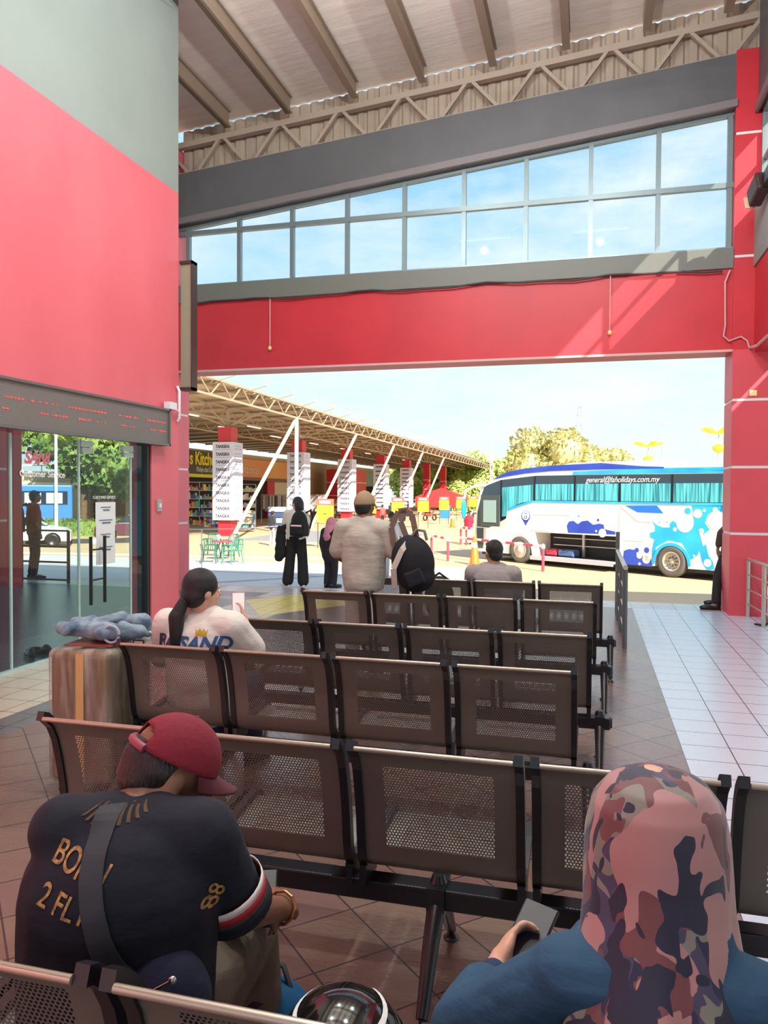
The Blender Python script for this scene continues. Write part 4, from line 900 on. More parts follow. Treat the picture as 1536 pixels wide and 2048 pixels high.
for z in (1.3, 2.8): q.b2((XSH+1.48, 84.48, z), (XSH+4.52, 90.52, z+0.07))
o = q.obj('groove_band', m_white, ks); o.matrix_parent_inverse = Matrix.Translation((XSH+3, 87.5, G)).inverted()
# merchandise in front of the shops
def rack(label, x, y, rz, w, h, cols, seed, kind='garment'):
    random.seed(seed); t = thing('clothes_rack' if kind == 'garment' else 'display_shelf', label, 'rack' if kind == 'garment' else 'shelf', (x, y, G), rz)
    q = MB()
    for s_ in (-w/2, w/2): q.tube([(s_, 0, 0), (s_, 0, h)], 0.03, 6)
    q.tube([(-w/2, 0, h), (w/2, 0, h)], 0.03, 6); q.b2((-w/2, -0.25, 0.08), (w/2, 0.25, 0.12)); q.obj('rack_frame', m_rails, t)
    if kind == 'garment':
        n = int(w/0.13)
        for i in range(n):
            xx = -w/2+0.1+(w-0.2)*i/(n-1); c = random.choice(cols); L_ = random.uniform(0.7, 0.95)*h*0.62
            q = MB(); q.prism([(xx-0.035, h-0.05), (xx+0.035, h-0.05), (xx+0.055, h-L_), (xx-0.055, h-L_)], -0.24, 0.24); q.obj('garment', mat('garment_%d_%d_%d' % c, c, 0.8), t)
    else:
        for k in range(5):
            z = 0.25+k*h/5.4; q = MB(); q.b2((-w/2, -0.2, z), (w/2, 0.2, z+0.03)); q.obj('shelf_board', m_rails, t)
            q = MB(); xx = -w/2+0.06
            while xx < w/2-0.1:
                ww = random.uniform(0.06, 0.16); hh = random.uniform(0.12, h/5.4*0.8); c = random.choice(cols)
                g = MB(); g.b2((xx, -0.18, z+0.03), (xx+ww, 0.18, z+0.03+hh)); g.obj('packed_goods', mat('goods_%d_%d_%d' % c, c, 0.6), t); xx += ww+0.02
    return t
GC = [(210, 200, 190), (110, 100, 100), (60, 60, 66), (170, 150, 140), (230, 226, 220), (90, 96, 120)]
PC = [(200, 60, 60), (230, 200, 90), (90, 160, 120), (210, 210, 205), (70, 70, 80), (90, 130, 190), (230, 130, 60)]
rack('clothes rack with striped garments beside the leaning strut', -24.6, 58.2, 0.3, 2.4, 2.4, GC, 1)
rack('clothes rack of pale garments left of the second placard column', -22.9, 61.5, 0.3, 2.6, 2.4, GC[:1]+GC[3:5], 2)
rack('tall display shelf of drinks and packets left of the nearest placard column', -26.9, 50.0, 0.5, 1.9, 3.3, PC, 3, 'shelf')
rack('second display shelf of goods beside the drinks, nearer the red pillar', -28.6, 51.0, 0.5, 1.8, 3.3, PC, 4, 'shelf')
rack('display shelf of cream and pink goods right of the nearest placard column', -25.6, 53.8, 0.3, 2.2, 3.2, [(236, 220, 190), (230, 180, 160), (206, 200, 160), (240, 236, 226)], 5, 'shelf')
rack('low display shelf of small bright goods under the nearest placard column', -23.2, 47.0, 0.2, 3.4, 1.3, PC, 6, 'shelf')
rack('display shelf of mixed goods beyond the woman with the backpack', -21.6, 68, 0.2, 3.0, 2.0, PC, 7, 'shelf')
t = thing('stool_stack', 'blue and white stack of boxes in front of the clothes racks', 'boxes', (-21.9, 52.0, G))
for k in range(4): q = MB(); q.b2((-0.55, -0.4, k*0.4), (0.55, 0.4, k*0.4+0.36)); q.obj('box', mat('box_navy', (60, 80, 120), 0.6) if k % 2 == 0 else mat('box_pale', (170, 190, 206), 0.6), t, bevel=0.04)
# motorcycles and stalls in the distance
def scooter(label, x, y, rz, c):
    t = thing('motorcycle', label, 'motorcycle', (x, y, G), rz)
    for s_ in (-0.62, 0.62): q = MB(); q.lathe([(0.2, -0.05), (0.29, -0.04), (0.29, 0.04), (0.2, 0.05)], (s_, 0, 0.29), 16, axis='Y'); q.obj('wheel', m_black, t)
    q = MB(); q.cap((-0.5, 0, 0.6), (0.1, 0, 0.5), 0.14, 0.1); q.cap((0.1, 0, 0.5), (0.5, 0, 0.85), 0.09, 0.09); q.obj('body', mat('bike_%d' % c[0], c, 0.4), t)
    q = MB(); q.cap((-0.6, 0, 0.78), (0.05, 0, 0.76), 0.09, 0.08); q.obj('seat', m_black, t); q = MB(); q.tube([(0.45, -0.3, 1.02), (0.5, 0, 0.95), (0.45, 0.3, 1.02)], 0.02, 6); q.obj('handlebar', m_rails, t); q = MB(); q.tube([(0.5, 0, 0.95), (0.62, 0, 0.29)], 0.03, 6); q.obj('fork', m_rails, t)
for i, (x, y, rz, c, lb) in enumerate(((-16.5, 70, 1.2, (60, 60, 66), 'dark motorcycle parked by the last placard column'), (-14.8, 72, 1.0, (200, 60, 50), 'red motorcycle parked between the yellow signs'), (-11.8, 78, 1.4, (190, 190, 190), 'silver motorcycle parked among the far yellow signs'))): scooter(lb, x, y, rz, c)
t = thing('market_stall', 'distant red stall canopy behind the yellow signs', 'stall', (-17.5, 92, G))
q = MB(); q.prism([(-3, 2.2), (0, 3.2), (3, 2.2), (3, 0.9), (-3, 0.9)], -1, 1); q.obj('stall_cover', mat('stall_red', (206, 50, 52), 0.6), t)
for s_ in (-2.8, 2.8): q = MB(); q.tube([(s_, 0, 0), (s_, 0, 1.2)], 0.05, 6); q.obj('pole', m_pole, t)
t = thing('blue_bin', 'small blue bin in front of the distant red stall', 'bin', (-14.8, 80, G)); q = MB(); q.prism([(-0.45, 0), (0.45, 0), (0.5, 1.2), (-0.5, 1.2)], -0.4, 0.4); q.obj('bin', mat('bin_blue', (50, 130, 200), 0.5), t, bevel=0.05); q = MB(); q.b2((-0.52, -0.42, 1.2), (0.52, 0.42, 1.3)); q.obj('lid', mat('bin_blue'), t)

# ============================================================ TREES, LAMPS, DISTANCE
def leaf_mat(name, a, b_):
    m, nt, bs = blank(name); tc = N(nt, 'ShaderNodeTexCoord'); nz = N(nt, 'ShaderNodeTexNoise'); nz.inputs['Scale'].default_value = 1.4; nz.inputs['Detail'].default_value = 6; L(nt, tc.outputs['Object'], nz.inputs[0])
    cr = N(nt, 'ShaderNodeValToRGB'); cr.color_ramp.elements[0].position = 0.35; cr.color_ramp.elements[1].position = 0.65; cr.color_ramp.elements[0].color = (*s2l(a), 1); cr.color_ramp.elements[1].color = (*s2l(b_), 1)
    L(nt, nz.outputs[0], cr.inputs[0]); L(nt, cr.outputs[0], bs.inputs['Base Color']); bs.inputs['Roughness'].default_value = 0.7; return m
LM = [leaf_mat('leaf_yellow_green', (138, 160, 72), (206, 212, 128)), leaf_mat('leaf_green', (56, 92, 40), (120, 142, 60)), leaf_mat('leaf_olive', (172, 170, 96), (218, 208, 156))]
m_bark = mat('bark', (110, 88, 66), 0.85, var=0.3, vscale=8)
def crown_mesh(nm, seed, rx, rz_, n, ls, m):
    random.seed(seed); mb = MB(); cl = []
    for _ in range(9):
        a = random.uniform(0, 6.28); rr = random.uniform(0.1, 0.62)*rx; cl.append((rr*math.cos(a), rr*math.sin(a), random.uniform(-0.45, 0.6)*rz_, random.uniform(0.35, 0.55)*rx))
    vs = []; fs = []
    for c in cl: mb.ell(c[:3], (c[3]*0.80, c[3]*0.80, c[3]*0.66), n=10, m=6)
    for _ in range(n):
        c = random.choice(cl); d = V((random.gauss(0, 1), random.gauss(0, 1), random.gauss(0, 1))).normalized(); r = c[3]*random.uniform(0.72, 1.12)
        p = V(c[:3])+V((d.x*r, d.y*r, d.z*r*0.85)); u = V((random.gauss(0, 1), random.gauss(0, 1), random.gauss(0, 1))).normalized(); w = u.orthogonal().normalized(); s_ = ls*random.uniform(0.6, 1.4)
        k = len(vs); vs += [p-u*s_, p+w*s_*0.6, p+u*s_, p-w*s_*0.6]; fs.append((k, k+1, k+2, k+3))
    mb.add(vs, fs); return mb.mesh(nm, m)
def trunk_mesh(h, r):
    mb = MB(); mb.tube([(0, 0, 0), (0.1, 0, h*0.5), (0, 0.1, h)], [r, r*0.8, r*0.5], 8)
    for a in (0.5, 2.6, 4.6): mb.tube([(0, 0, h*0.7), (math.cos(a)*h*0.3, math.sin(a)*h*0.3, h*1.15)], [r*0.5, r*0.2], 6)
    return mb.mesh('trunk', m_bark)
CR = [crown_mesh('crown', 11+i, 4.0, 3.0, 4200, 0.22, LM[i]) for i in range(3)]; TRK = trunk_mesh(3.4, 0.25)
def tree(label, x, y, z, s_, k, sz=1.0, group=None):
    t = thing('tree', label, 'tree', (x, y, z), random.uniform(0, 6.28), group); t.scale = (s_, s_, s_*sz)
    inst(CR[k], 'crown', t, (0, 0, 4.4)); inst(TRK, 'trunk', t); return t
random.seed(5)
tree('large pale flowering tree behind the middle of the coach', -4.6, 92, G, 1.28, 2, 1.1)
tree('yellow-green tree left of the pale flowering tree', -8.6, 96, G, 0.85, 0, 1.0)
tree('yellow-green tree right of the pale flowering tree, above the coach roof', 1.0, 95, G, 1.02, 2, 1.1)
tree('low yellow-green tree at the right end behind the coach', 4.6, 98, G, 0.72, 0, 1.0)
for i in range(9): tree('yellow-green tree in the dense belt beyond the plaza', -34+i*3.9+random.uniform(-1, 1), 140+random.uniform(-6, 6), G-1.5, random.uniform(1.35, 1.6), 0, 1.0, 'tree belt beyond the plaza')
for i in range(6): tree('yellow-green tree filling the gap between canopy and coach', -21+i*2.9, 118+random.uniform(-3, 3), G-2.8, random.uniform(0.95, 1.05), 0, 1.0, 'trees between canopy and coach')
tree('big green street tree seen through the left part of the glass doors', -40.5, 42, G, 1.4, 0, 1.1)
tree('dark green street tree seen through the middle of the glass doors', -33.0, 45, G, 1.15, 1, 1.15)
tree('dark green street tree at the right edge of the view through the glass', -34.5, 54, G, 1.3, 1, 1.1)
tree('dark green tree farther back through the glass doors', -41.5, 58, G, 1.6, 1, 1.1)
# hedge, kerb, bus, cars, building behind the glass
q = MB(); random.seed(9); vs = []; fs = []
q.b2((-38, -0.5, 0), (0, 0.5, 0.85))
for _ in range(5000):
    p = V((random.uniform(-38, 0), random.uniform(-0.6, 0.6), random.uniform(0.05, 1.02))); u = V((random.gauss(0, 1), random.gauss(0, 1), random.gauss(0, 1))).normalized(); w = u.orthogonal().normalized(); k = len(vs); vs += [p-u*0.13, p+w*0.08, p+u*0.13, p-w*0.08]; fs.append((k, k+1, k+2, k+3))
q.add(vs, fs); o = q.obj('hedge', LM[1]); o.location = (-24.4, 41.6, G); o.rotation_euler = (0, 0, R(30)); o.scale = (.6, 1, 1); tag(o, 'clipped hedge along the road beyond the glass doors', 'hedge')
t = thing('kerb_island', 'black and white kerb along the road beyond the glass doors', 'kerb', (-22.6, 34.9, G), R(34))
for k in range(14): q = MB(); q.b2((-13+k*1.0, -0.12, 0), (-12.02+k*1.0, 0.12, 0.22)); q.obj('kerb_block', mat('kerb_white', (225, 222, 212), 0.7) if k % 2 else mat('kerb_black', (50, 50, 50), 0.7), t)
def car(label, loc, rz, c, roofc, taxi=False):
    t = thing('car', label, 'car', loc, rz); m = mat('car_%d_%d' % (c[0], c[2]), c, 0.25)
    q = MB(); q.prism([(-2.2, 0.25), (-2.25, 0.75), (-1.9, 0.95), (-1.0, 1.0), (1.0, 0.98), (1.9, 0.85), (2.2, 0.7), (2.2, 0.25), (1.75, 0.25)]+[(1.4+0.36*math.cos(math.pi*k/8), 0.3+0.36*math.sin(math.pi*k/8)) for k in range(9)]+[(-1.35+0.36*math.cos(math.pi*k/8), 0.3+0.36*math.sin(math.pi*k/8)) for k in range(9)], -0.82, 0.82); q.obj('body', m, t, bevel=0.05)
    q = MB(); q.prism([(-1.55, 0.98), (-1.1, 1.38), (0.35, 1.42), (1.15, 0.98)], -0.74, 0.74); q.obj('glasshouse', m_win, t, bevel=0.04)
    q = MB(); q.prism([(-1.2, 1.36), (-1.05, 1.43), (0.3, 1.47), (0.5, 1.36)], -0.72, 0.72); q.obj('roof', mat('car_roof_%d' % roofc[0], roofc, 0.3), t)
    for x in (-1.35, 1.4):
        for y in (-0.74, 0.74): q = MB(); q.lathe([(0.001, -0.1), (0.19, -0.1), (0.2, -0.11), (0.31, -0.1), (0.31, 0.1), (0.001, 0.1)], (x, y, 0.31), 18, axis='Y'); q.obj('wheel', m_black, t)
    if taxi: q = MB(); q.b2((-0.5, -0.15, 1.45), (-0.2, 0.15, 1.58)); q.obj('roof_sign', m_ye, t)
car('white saloon car parked beyond the glass doors', (-26.0, 30.9, G), R(34), (226, 226, 230), (226, 226, 230))
car('maroon taxi with a yellow roof beyond the glass doors', (-23.4, 36.6, G), R(214), (92, 50, 66), (240, 220, 60), True)
t = thing('city_bus', 'blue city bus seen through the glass doors behind the hedge', 'bus', (-36.5, 41.0, G), R(36))
q = MB(); q.b2((-6.0, -1.2, 0.4), (4.6, 1.2, 3.0)); q.obj('body', mat('bus_blue', (52, 120, 184), 0.4), t, bevel=0.1)
q = MB(); q.b2((-5.9, -1.22, 1.75), (4.3, -1.2, 2.6)); q.obj('window_band', m_win, t)
for k in range(8): q = MB(); q.b2((-5.7+k*1.25, -1.24, 1.82), (-4.75+k*1.25, -1.22, 2.5)); q.obj('window_pane', mat('bus_pane', (190, 206, 206), 0.2), t)
for x in (-4.2, 2.6): q = MB(); q.lathe([(0.001, -0.15), (0.48, -0.15), (0.48, 0.15), (0.001, 0.15)], (x, -1.1, 0.48), 20, axis='Y'); q.obj('wheel', m_black, t)
t = thing('beige_building', 'low beige building behind the trees beyond the glass doors', 'building', (-44, 64, G), R(32))
q = MB(); q.b2((-9, 0, 0), (9, 5, 4.3)); q.obj('wall', mat('beige_wall', (196, 178, 150), 0.7), t); q = MB(); q.b2((-9.3, -0.5, 3.1), (9.3, 0.2, 3.4)); q.obj('eave', mat('pale_eave', (226, 216, 190), 0.6), t)
for k in range(6): q = MB(); q.b2((-8+k*2.8, -0.05, 0.3), (-7+k*2.8, 0, 2.9)); q.obj('doorway', mat('brown_door', (110, 90, 76), 0.7), t)
q = MB(); q.b2((-9.3, -0.4, 4.3), (9.3, -0.3, 4.4)); q.b2((-9.3, -0.4, 4.9), (9.3, -0.3, 5.0))
for k in range(12): q.b2((-9.2+k*1.65, -0.4, 4.3), (-9.1+k*1.65, -0.3, 5.0))
q.obj('roof_railing', m_rw, t)
def lamppost(label, x, y, h, kind):
    t = thing('street_lamp', label, 'street lamp', (x, y, G)); q = MB(); q.tube([(0, 0, 0), (0, 0, h)], [0.11, 0.06], 8); q.obj('pole', mat('lamp_pole', (206, 214, 216), 0.4), t)
    if kind == 'flower':
        for k in range(5): a = k*1.257; q = MB(); q.prism([(0.1, 0), (0.9, 0.42), (1.5, 0.42), (0.8, 0.1)], -0.2, 0.2); q.xf(Matrix.Translation((0, 0, h)) @ Matrix.Rotation(a, 4, 'Z')); q.obj('petal_light', mat('lamp_yellow', (250, 236, 60), 0.5), t)
        q = MB(); q.ell((0, 0, h-1.1), (0.45, 0.45, 0.35)); q.obj('yellow_boss', mat('lamp_yellow'), t)
    else: q = MB(); q.box((0.3, 0, h), (1.0, 0.3, 0.16)); q.obj('lamp_head', mat('lamp_pole'), t)
lamppost('yellow flower-shaped lamp beside the red pillar, above the coach roof', 9.4, 64.5, 7.3, 'flower')
lamppost('yellow flower-shaped lamp farther off above the coach roof', 4.9, 74, 6.9, 'flower')
lamppost('tall plain lamp post above the right part of the coach', 7.0, 85, 10.0, 'plain')
lamppost('tall plain lamp post where the canopy ends', -13.9, 110, 12.8, 'plain')
lamppost('plain lamp post beside the taller one where the canopy ends', -14.9, 120.5, 10.6, 'plain')
lamppost('tall white pole seen through the glass doors', -29.3, 37.6, 9.5, 'plain')
t = thing('power_pylon', 'distant lattice power pylon above the trees', 'pylon', (-4.8, 310, G)); m_py = mat('pylon_steel', (176, 196, 204), 0.6)
q = MB(); 
for s_ in ((-3, -3), (3, -3), (3, 3), (-3, 3)): q.bar((s_[0], s_[1], 0), (s_[0]*0.12, s_[1]*0.12, 37), 0.3)
for k in range(8):
    z0, z1 = k*4.2, (k+1)*4.2; w0, w1 = 3*(1-z0/42), 3*(1-z1/42); q.bar((-w0, -w0, z0), (w1, -w1, z1), 0.18); q.bar((w0, -w0, z0), (-w1, -w1, z1), 0.18)
q.obj('lattice_mast', m_py, t)
for z in (29, 33, 36): q = MB(); q.bar((-5, 0, z), (5, 0, z), 0.35); q.obj('cross_arm', m_py, t)
for i, (z, lb) in enumerate(((36, 'uppermost overhead power line crossing the sky'), (30, 'middle overhead power line crossing the sky'), (25, 'lowest overhead power line crossing the sky'))):
    q = MB(); q.tube([(-160+300*k/12*0.52, 0, z+(abs(k-12)/12)*10-5*math.sin(math.pi*k/12)) for k in range(13)], 0.07, 4); o = q.obj('power_line', m_py); o.location = (0, 308-i*3, 0); tag(o, lb, 'power line')
# ============================================================ PEOPLE
def skin(nm, c): return mat(nm, c, 0.5, var=0.08, vscale=20, bump=0.08, bscale=80)
SK_BR = skin('skin_brown', (126, 86, 66)); SK_LT = skin('skin_light', (214, 164, 138)); SK_MD = skin('skin_tan', (170, 122, 98))
m_hair = mat('black_hair', (20, 16, 18), 0.38, bump=0.5, bscale=40, stretch=(6, 6, 0.4)); m_eyew = mat('eye_white', (230, 225, 220), 0.3); m_iris = mat('eye_dark', (30, 20, 16), 0.2)
def cloth(nm, c=None, **k):
    if nm in MATS: return MATS[nm]
    k.setdefault('bump', 0.55); k.setdefault('bscale', 7); k.setdefault('stretch', (1, 1, 2.2)); return mat(nm, c, 0.85, **k)
def basis(f, up=(0, 0, 1)):
    f = V(f).normalized(); r = f.cross(V(up)).normalized(); u = r.cross(f); return Matrix((r, f, u)).transposed()
def hand(mb, w, d, n, curl=0.5, s=1.0, side=1, spread=0.0):
    w, d, n = V(w), V(d).normalized(), V(n).normalized(); n = (n-d*n.dot(d)).normalized(); x = d.cross(n)*side
    M = Matrix((x, d, n)).transposed()
    mb.ell(w+d*0.048*s, (0.041*s, 0.052*s, 0.017*s), M); mb.cap(w-d*0.01, w+d*0.03*s, 0.026*s, 0.027*s)
    for i, (l, o) in enumerate(((0.80, -0.030), (0.97, -0.010), (0.92, 0.010), (0.74, 0.029))):
        p = w+d*0.088*s+x*o*s; dd = (d+x*(i-1.5)*spread)
        for k, (ll, r) in enumerate(((0.038, 0.0093), (0.027, 0.0085), (0.021, 0.0078))):
            a = curl*(k+0.5); v = (dd*math.cos(a)+n*math.sin(a)).normalized(); q = p+v*ll*l*s; mb.cap(p, q, r*s, r*0.93*s, 8); p = q
    p = w+d*0.02*s-x*0.03*s; v = (d*0.6-x*0.75+n*0.35).normalized(); q = p+v*0.045*s; mb.cap(p, q, 0.0125*s, 0.0105*s, 8); v2 = (v+d*0.5+n*curl*0.6).normalized(); mb.cap(q, q+v2*0.032*s, 0.0102*s, 0.009*s, 8)
def DJ(s=1.0, **k):
    J = dict(head=(0, .03, 1.555), hf=(0, 1, 0), neck=(0, -.01, 1.41), chest=(0, 0, 1.24), belly=(0, .01, 1.06), pelvis=(0, 0, .93),
             shL=(-.175, -.01, 1.36), shR=(.175, -.01, 1.36), elL=(-.23, -.03, 1.09), elR=(.23, -.03, 1.09), wrL=(-.24, .05, .86), wrR=(.24, .05, .86),
             hdL=(0, .1, -1), hdR=(0, .1, -1), hnL=(1, 0, 0), hnR=(-1, 0, 0), hpL=(-.09, 0, .90), hpR=(.09, 0, .90), knL=(-.10, .02, .48), knR=(.10, .02, .48), anL=(-.10, -.03, .09), anR=(.10, -.03, .09), tL=(-.1, 1, 0), tR=(.1, 1, 0))
    J.update(k); return {a: V(b)*(s if a[:2] not in ('hf', 'hd', 'hn', 'tL', 'tR') else 1) for a, b in J.items()}
SIT = dict(head=(0, .05, 1.13), neck=(0, 0, .98), chest=(0, -.01, .82), belly=(0, 0, .64), pelvis=(0, .02, .52), shL=(-.175, 0, .93), shR=(.175, 0, .93), elL=(-.22, .06, .68), elR=(.22, .06, .68),
           wrL=(-.13, .28, .60), wrR=(.13, .28, .60), hdL=(.3, 1, -.2), hdR=(-.3, 1, -.2), hnL=(0, 0, -1), hnR=(0, 0, -1), hpL=(-.09, .04, .50), hpR=(.09, .04, .50), knL=(-.12, .44, .50), knR=(.12, .44, .50), anL=(-.12, .42, .09), anR=(.12, .42, .09))
def torso(mb, J, i, w=1.0, hem=0.0):
    sh = (J['shL']+J['shR'])/2; ax = (J['shR']-J['shL']).normalized(); up = (J['neck']-J['chest']).normalized(); M = basis(up.cross(ax)*1.0 if up.cross(ax).length else (0, 1, 0), up)
    M = Matrix((ax, up.cross(ax), up)).transposed()
    up2 = (J['chest']-J['pelvis']).normalized(); M2 = Matrix((ax, up2.cross(ax), up2)).transposed()
    mb.ell(J['chest'], (.158*w+i, .115*w+i, .16+i), M); mb.ell(J['belly'], (.145*w+i, .112*w+i, .15+i), M2); mb.ell(J['pelvis']+V((0, 0, -hem*0.5)), (.158*w+i, .118*w+i, .12+i+hem*0.5), M2)
    if i > 0:
        for q in (-.07, 0, .07): mb.cap(J['chest']+ax*q, J['pelvis']+ax*q, .104*w+i*.8)
    mb.cap(J['shL'], J['shR'], .062+i*0.8); mb.cap(J['shL'].lerp(J['neck'], .6), J['neck']-up*0.02, .055+i*.6, .06+i*.3); mb.cap(J['shR'].lerp(J['neck'], .6), J['neck']-up*0.02, .055+i*.6, .06+i*.3)
def limb(mb, a, b_, c, r, i=0.0, t=2.0):
    """shoulder/hip a, joint b, end c; radii r=(r0,r1,r2); t: 0..2 how far down"""
    e = a.lerp(b_, min(t, 1)); mb.cap(a, e, r[0]+i, (r[0]+(r[1]-r[0])*min(t, 1))+i)
    if t > 1: e2 = b_.lerp(c, t-1); mb.cap(b_, e2, r[1]+i, (r[1]+(r[2]-r[1])*(t-1))+i)
def human(name, label, loc, rz, J, sk, shirt=None, sleeve=0.75, sw=0.016, pants=None, pw=0.018, pt=1.92, flare=0.0, shoes=None, hair='short', hairm=None, w=1.0, vox=0.014, cap=None, group=None, hs=1.0, hem=0.03, disp=0.0, curl=0.5, face=True, dress=None, smt=3):
    r = thing(name, label, 'person', loc, rz, group); b = MB()
    torso(b, J, 0, w); AR = (.047*w, .038*w, .027); LR = (.078*w, .055*w, .038)
    for s in 'LR':
        limb(b, J['sh'+s], J['el'+s], J['wr'+s], AR); limb(b, J['hp'+s], J['kn'+s], J['an'+s], LR)
        f = V(J['t'+s]).normalized(); b.cap(J['an'+s]-V((0, 0, .03)), J['an'+s]+f*.13-V((0, 0, .055)), .035, .028)
        hand(b, J['wr'+s], J['hd'+s], J['hn'+s], curl, hs, side=1 if s == 'R' else -1)
    HM = basis(J['hf']); H = lambda x, y, z: J['head']+HM @ V((x, y, z))
    b.cap(J['neck']-V((0, 0, .02)), H(0, -.015, -.05), .056*w, .054*w)
    b.ell(H(0, -.012, .02), (.074, .094, .098), HM); b.ell(H(0, .028, -.025), (.060, .066, .090), HM); b.ell(H(0, .045, -.078), (.042, .042, .036), HM)
    b.cap(H(0, .092, .012), H(0, .110, -.022), .008, .0135); b.ell(H(0, .088, -.058), (.024, .013, .010), HM); b.ell(H(0, .08, .028), (.05, .018, .012), HM)
    for q in (-1, 1): b.ell(H(q*.077, -.008, -.012), (.011, .022, .031), HM); b.ell(H(q*.036, .066, -.03), (.022, .022, .022), HM)
    body = b.blob('body', sk, r, vox=vox, it=3)
    if face:
        for q in (-1, 1): e = MB(); e.ell(H(q*.030, .083, .004), (.013, .011, .009), HM, 10, 8); eo = e.obj('eye', m_eyew, r); e = MB(); e.ell(H(q*.030, .0925, .004), (.006, .004, .006), HM, 8, 6); e.obj('iris', m_iris, eo)
    if shirt:
        b = MB(); torso(b, J, sw, w, hem)
        for s in 'LR': limb(b, J['sh'+s], J['el'+s], J['wr'+s], AR, sw+0.006, sleeve)
        b.blob('shirt' if not dress else dress, shirt, r, vox=vox, it=smt, disp=disp, dscale=0.09)
    if pants:
        b = MB(); M = Matrix.Identity(3); b.ell(J['pelvis'], (.158*w+pw*.6, .118*w+pw*.6, .11), M)
        for s in 'LR':
            limb(b, J['hp'+s], J['kn'+s], J['an'+s], (LR[0], LR[1]+flare*.5, LR[2]+.012+flare), pw*.7, pt)
        b.blob('trousers', pants, r, vox=vox, it=2, disp=disp, dscale=0.1)
    if shoes:
        for s in 'LR':
            f = V(J['t'+s]).normalized(); a = math.atan2(-f.x, f.y); shoe(r, (J['an'+s].x+f.x*.045, J['an'+s].y+f.y*.045, max(0.0, J['an'+s].z-.09)), a, shoes)
    hm = hairm or m_hair
    if hair == 'short': b = MB(); b.ell(H(0, -.024, .034), (.084, .098, .094), HM); b.ell(H(0, -.05, -.02), (.072, .062, .07), HM); b.ell(H(0, .05, .082), (.06, .04, .03), HM); b.blob('hair', hm, r, vox=min(vox, .012), it=2)
    elif hair == 'long':
        b = MB(); b.ell(H(0, -.022, .03), (.090, .100, .098), HM); b.cap(H(0, -.06, .0), H(0, -.10, -.34), .085, .062); b.cap(H(-.05, -.04, 0), H(-.06, -.05, -.2), .045, .03); b.cap(H(.05, -.04, 0), H(.06, -.05, -.2), .045, .03); b.blob('hair', hm, r, vox=vox, it=2)
    elif hair == 'pony':
        b = MB(); b.ell(H(0, -.020, .034), (.088, .104, .100), HM, 24, 16); b.ell(H(0, -.055, -.02), (.078, .072, .075), HM, 24, 16); b.blob('hair', hm, r, vox=.008, it=3)
        b = MB(); b.cap(H(0, -.115, -.06), H(-.005, -.15, -.14), .032, .042); b.cap(H(-.005, -.15, -.14), H(.0, -.14, -.32), .044, .034); b.blob('ponytail', hm, r, vox=.008, it=3)
    elif hair == 'back': b = MB(); b.ell(H(0, -.03, .0), (.081, .090, .075), HM); b.ell(H(0, -.045, -.035), (.072, .066, .055), HM); b.blob('hair', hm, r, vox=.009, it=2)
    if cap:
        m, vis = cap; b = MB(); n = 24
        def dome(u, v):
            a = 2*math.pi*u; t = v*math.pi/2*1.0; rr = math.sin(t); z = .008+.124*math.cos(t)
            return H(.090*rr*math.cos(a), -.008+.108*rr*math.sin(a), z)
        b.grid(dome, n, 14, closed_u=True); co = b.obj('cap_crown', m, r, solid=.004)
        b = MB(); b.ell(H(0, -.008, .133), (.007, .007, .005), HM, 8, 6); b.obj('cap_button', m, co)
        def vz(u, v): a = math.radians(20+140*u); ro = 1+v*.72*math.sin(a)**.6; return H(.088*math.cos(a)*(1+.05*v), -.008+.104*math.sin(a)*ro, .018-.03*v-.022*abs(math.cos(a))**2*v)
        b = MB(); b.grid(vz, 20, 6); b.obj('cap_visor', vis, r, solid=.005)
    return r, J, H, HM
def rel(P, o): return V(P)-V(o)

# ---- man in the red cap, bent forward on the nearest bench
o = V((-.95, 1.42, 0))
def A_(x, y, z): return tuple(V((x, y, z))-o)
m_jer = cloth('navy_jersey', (11, 15, 32), bump=0.5, bscale=6); m_capr = cloth('crimson_cap', (122, 20, 42), bump=0.15, bscale=60, stretch=(1, 1, 1)); m_khaki = cloth('grey_brown_trousers', (96, 84, 72))
JA = DJ(head=A_(-.905, 1.545, 1.045), hf=(.62, .60, -.50), neck=A_(-.925, 1.43, .985), chest=A_(-.935, 1.395, .84), belly=A_(-.95, 1.40, .67), pelvis=A_(-.96, 1.42, .53), shL=A_(-1.045, 1.37, .965), shR=A_(-.785, 1.46, .95),
        elL=A_(-1.03, 1.66, .745), elR=A_(-.745, 1.56, .735), wrL=A_(-.86, 1.70, .635), wrR=A_(-.725, 1.76, .645), hdL=(.8, .3, .1), hdR=(-.55, .7, .0), hnL=(0, 0, -1), hnR=(-.6, 0, -.8), hpL=A_(-1.06, 1.46, .51), hpR=A_(-.86, 1.46, .51),
        knL=A_(-1.16, 1.86, .50), knR=A_(-.87, 1.86, .50), anL=A_(-1.16, 1.90, .09), anR=A_(-.88, 1.98, .09))
ra, JA, HA, HMA = human('person', 'man in a crimson cap and navy jersey bent forward on the nearest bench', tuple(o), 0, JA, SK_BR, m_jer, sleeve=0.80, sw=0.018, pants=m_khaki, pw=0.03, shoes=m_shoe, hair='back', w=1.16, vox=0.008, hem=0.03, disp=0.006, smt=14, curl=0.9, hs=1.05)
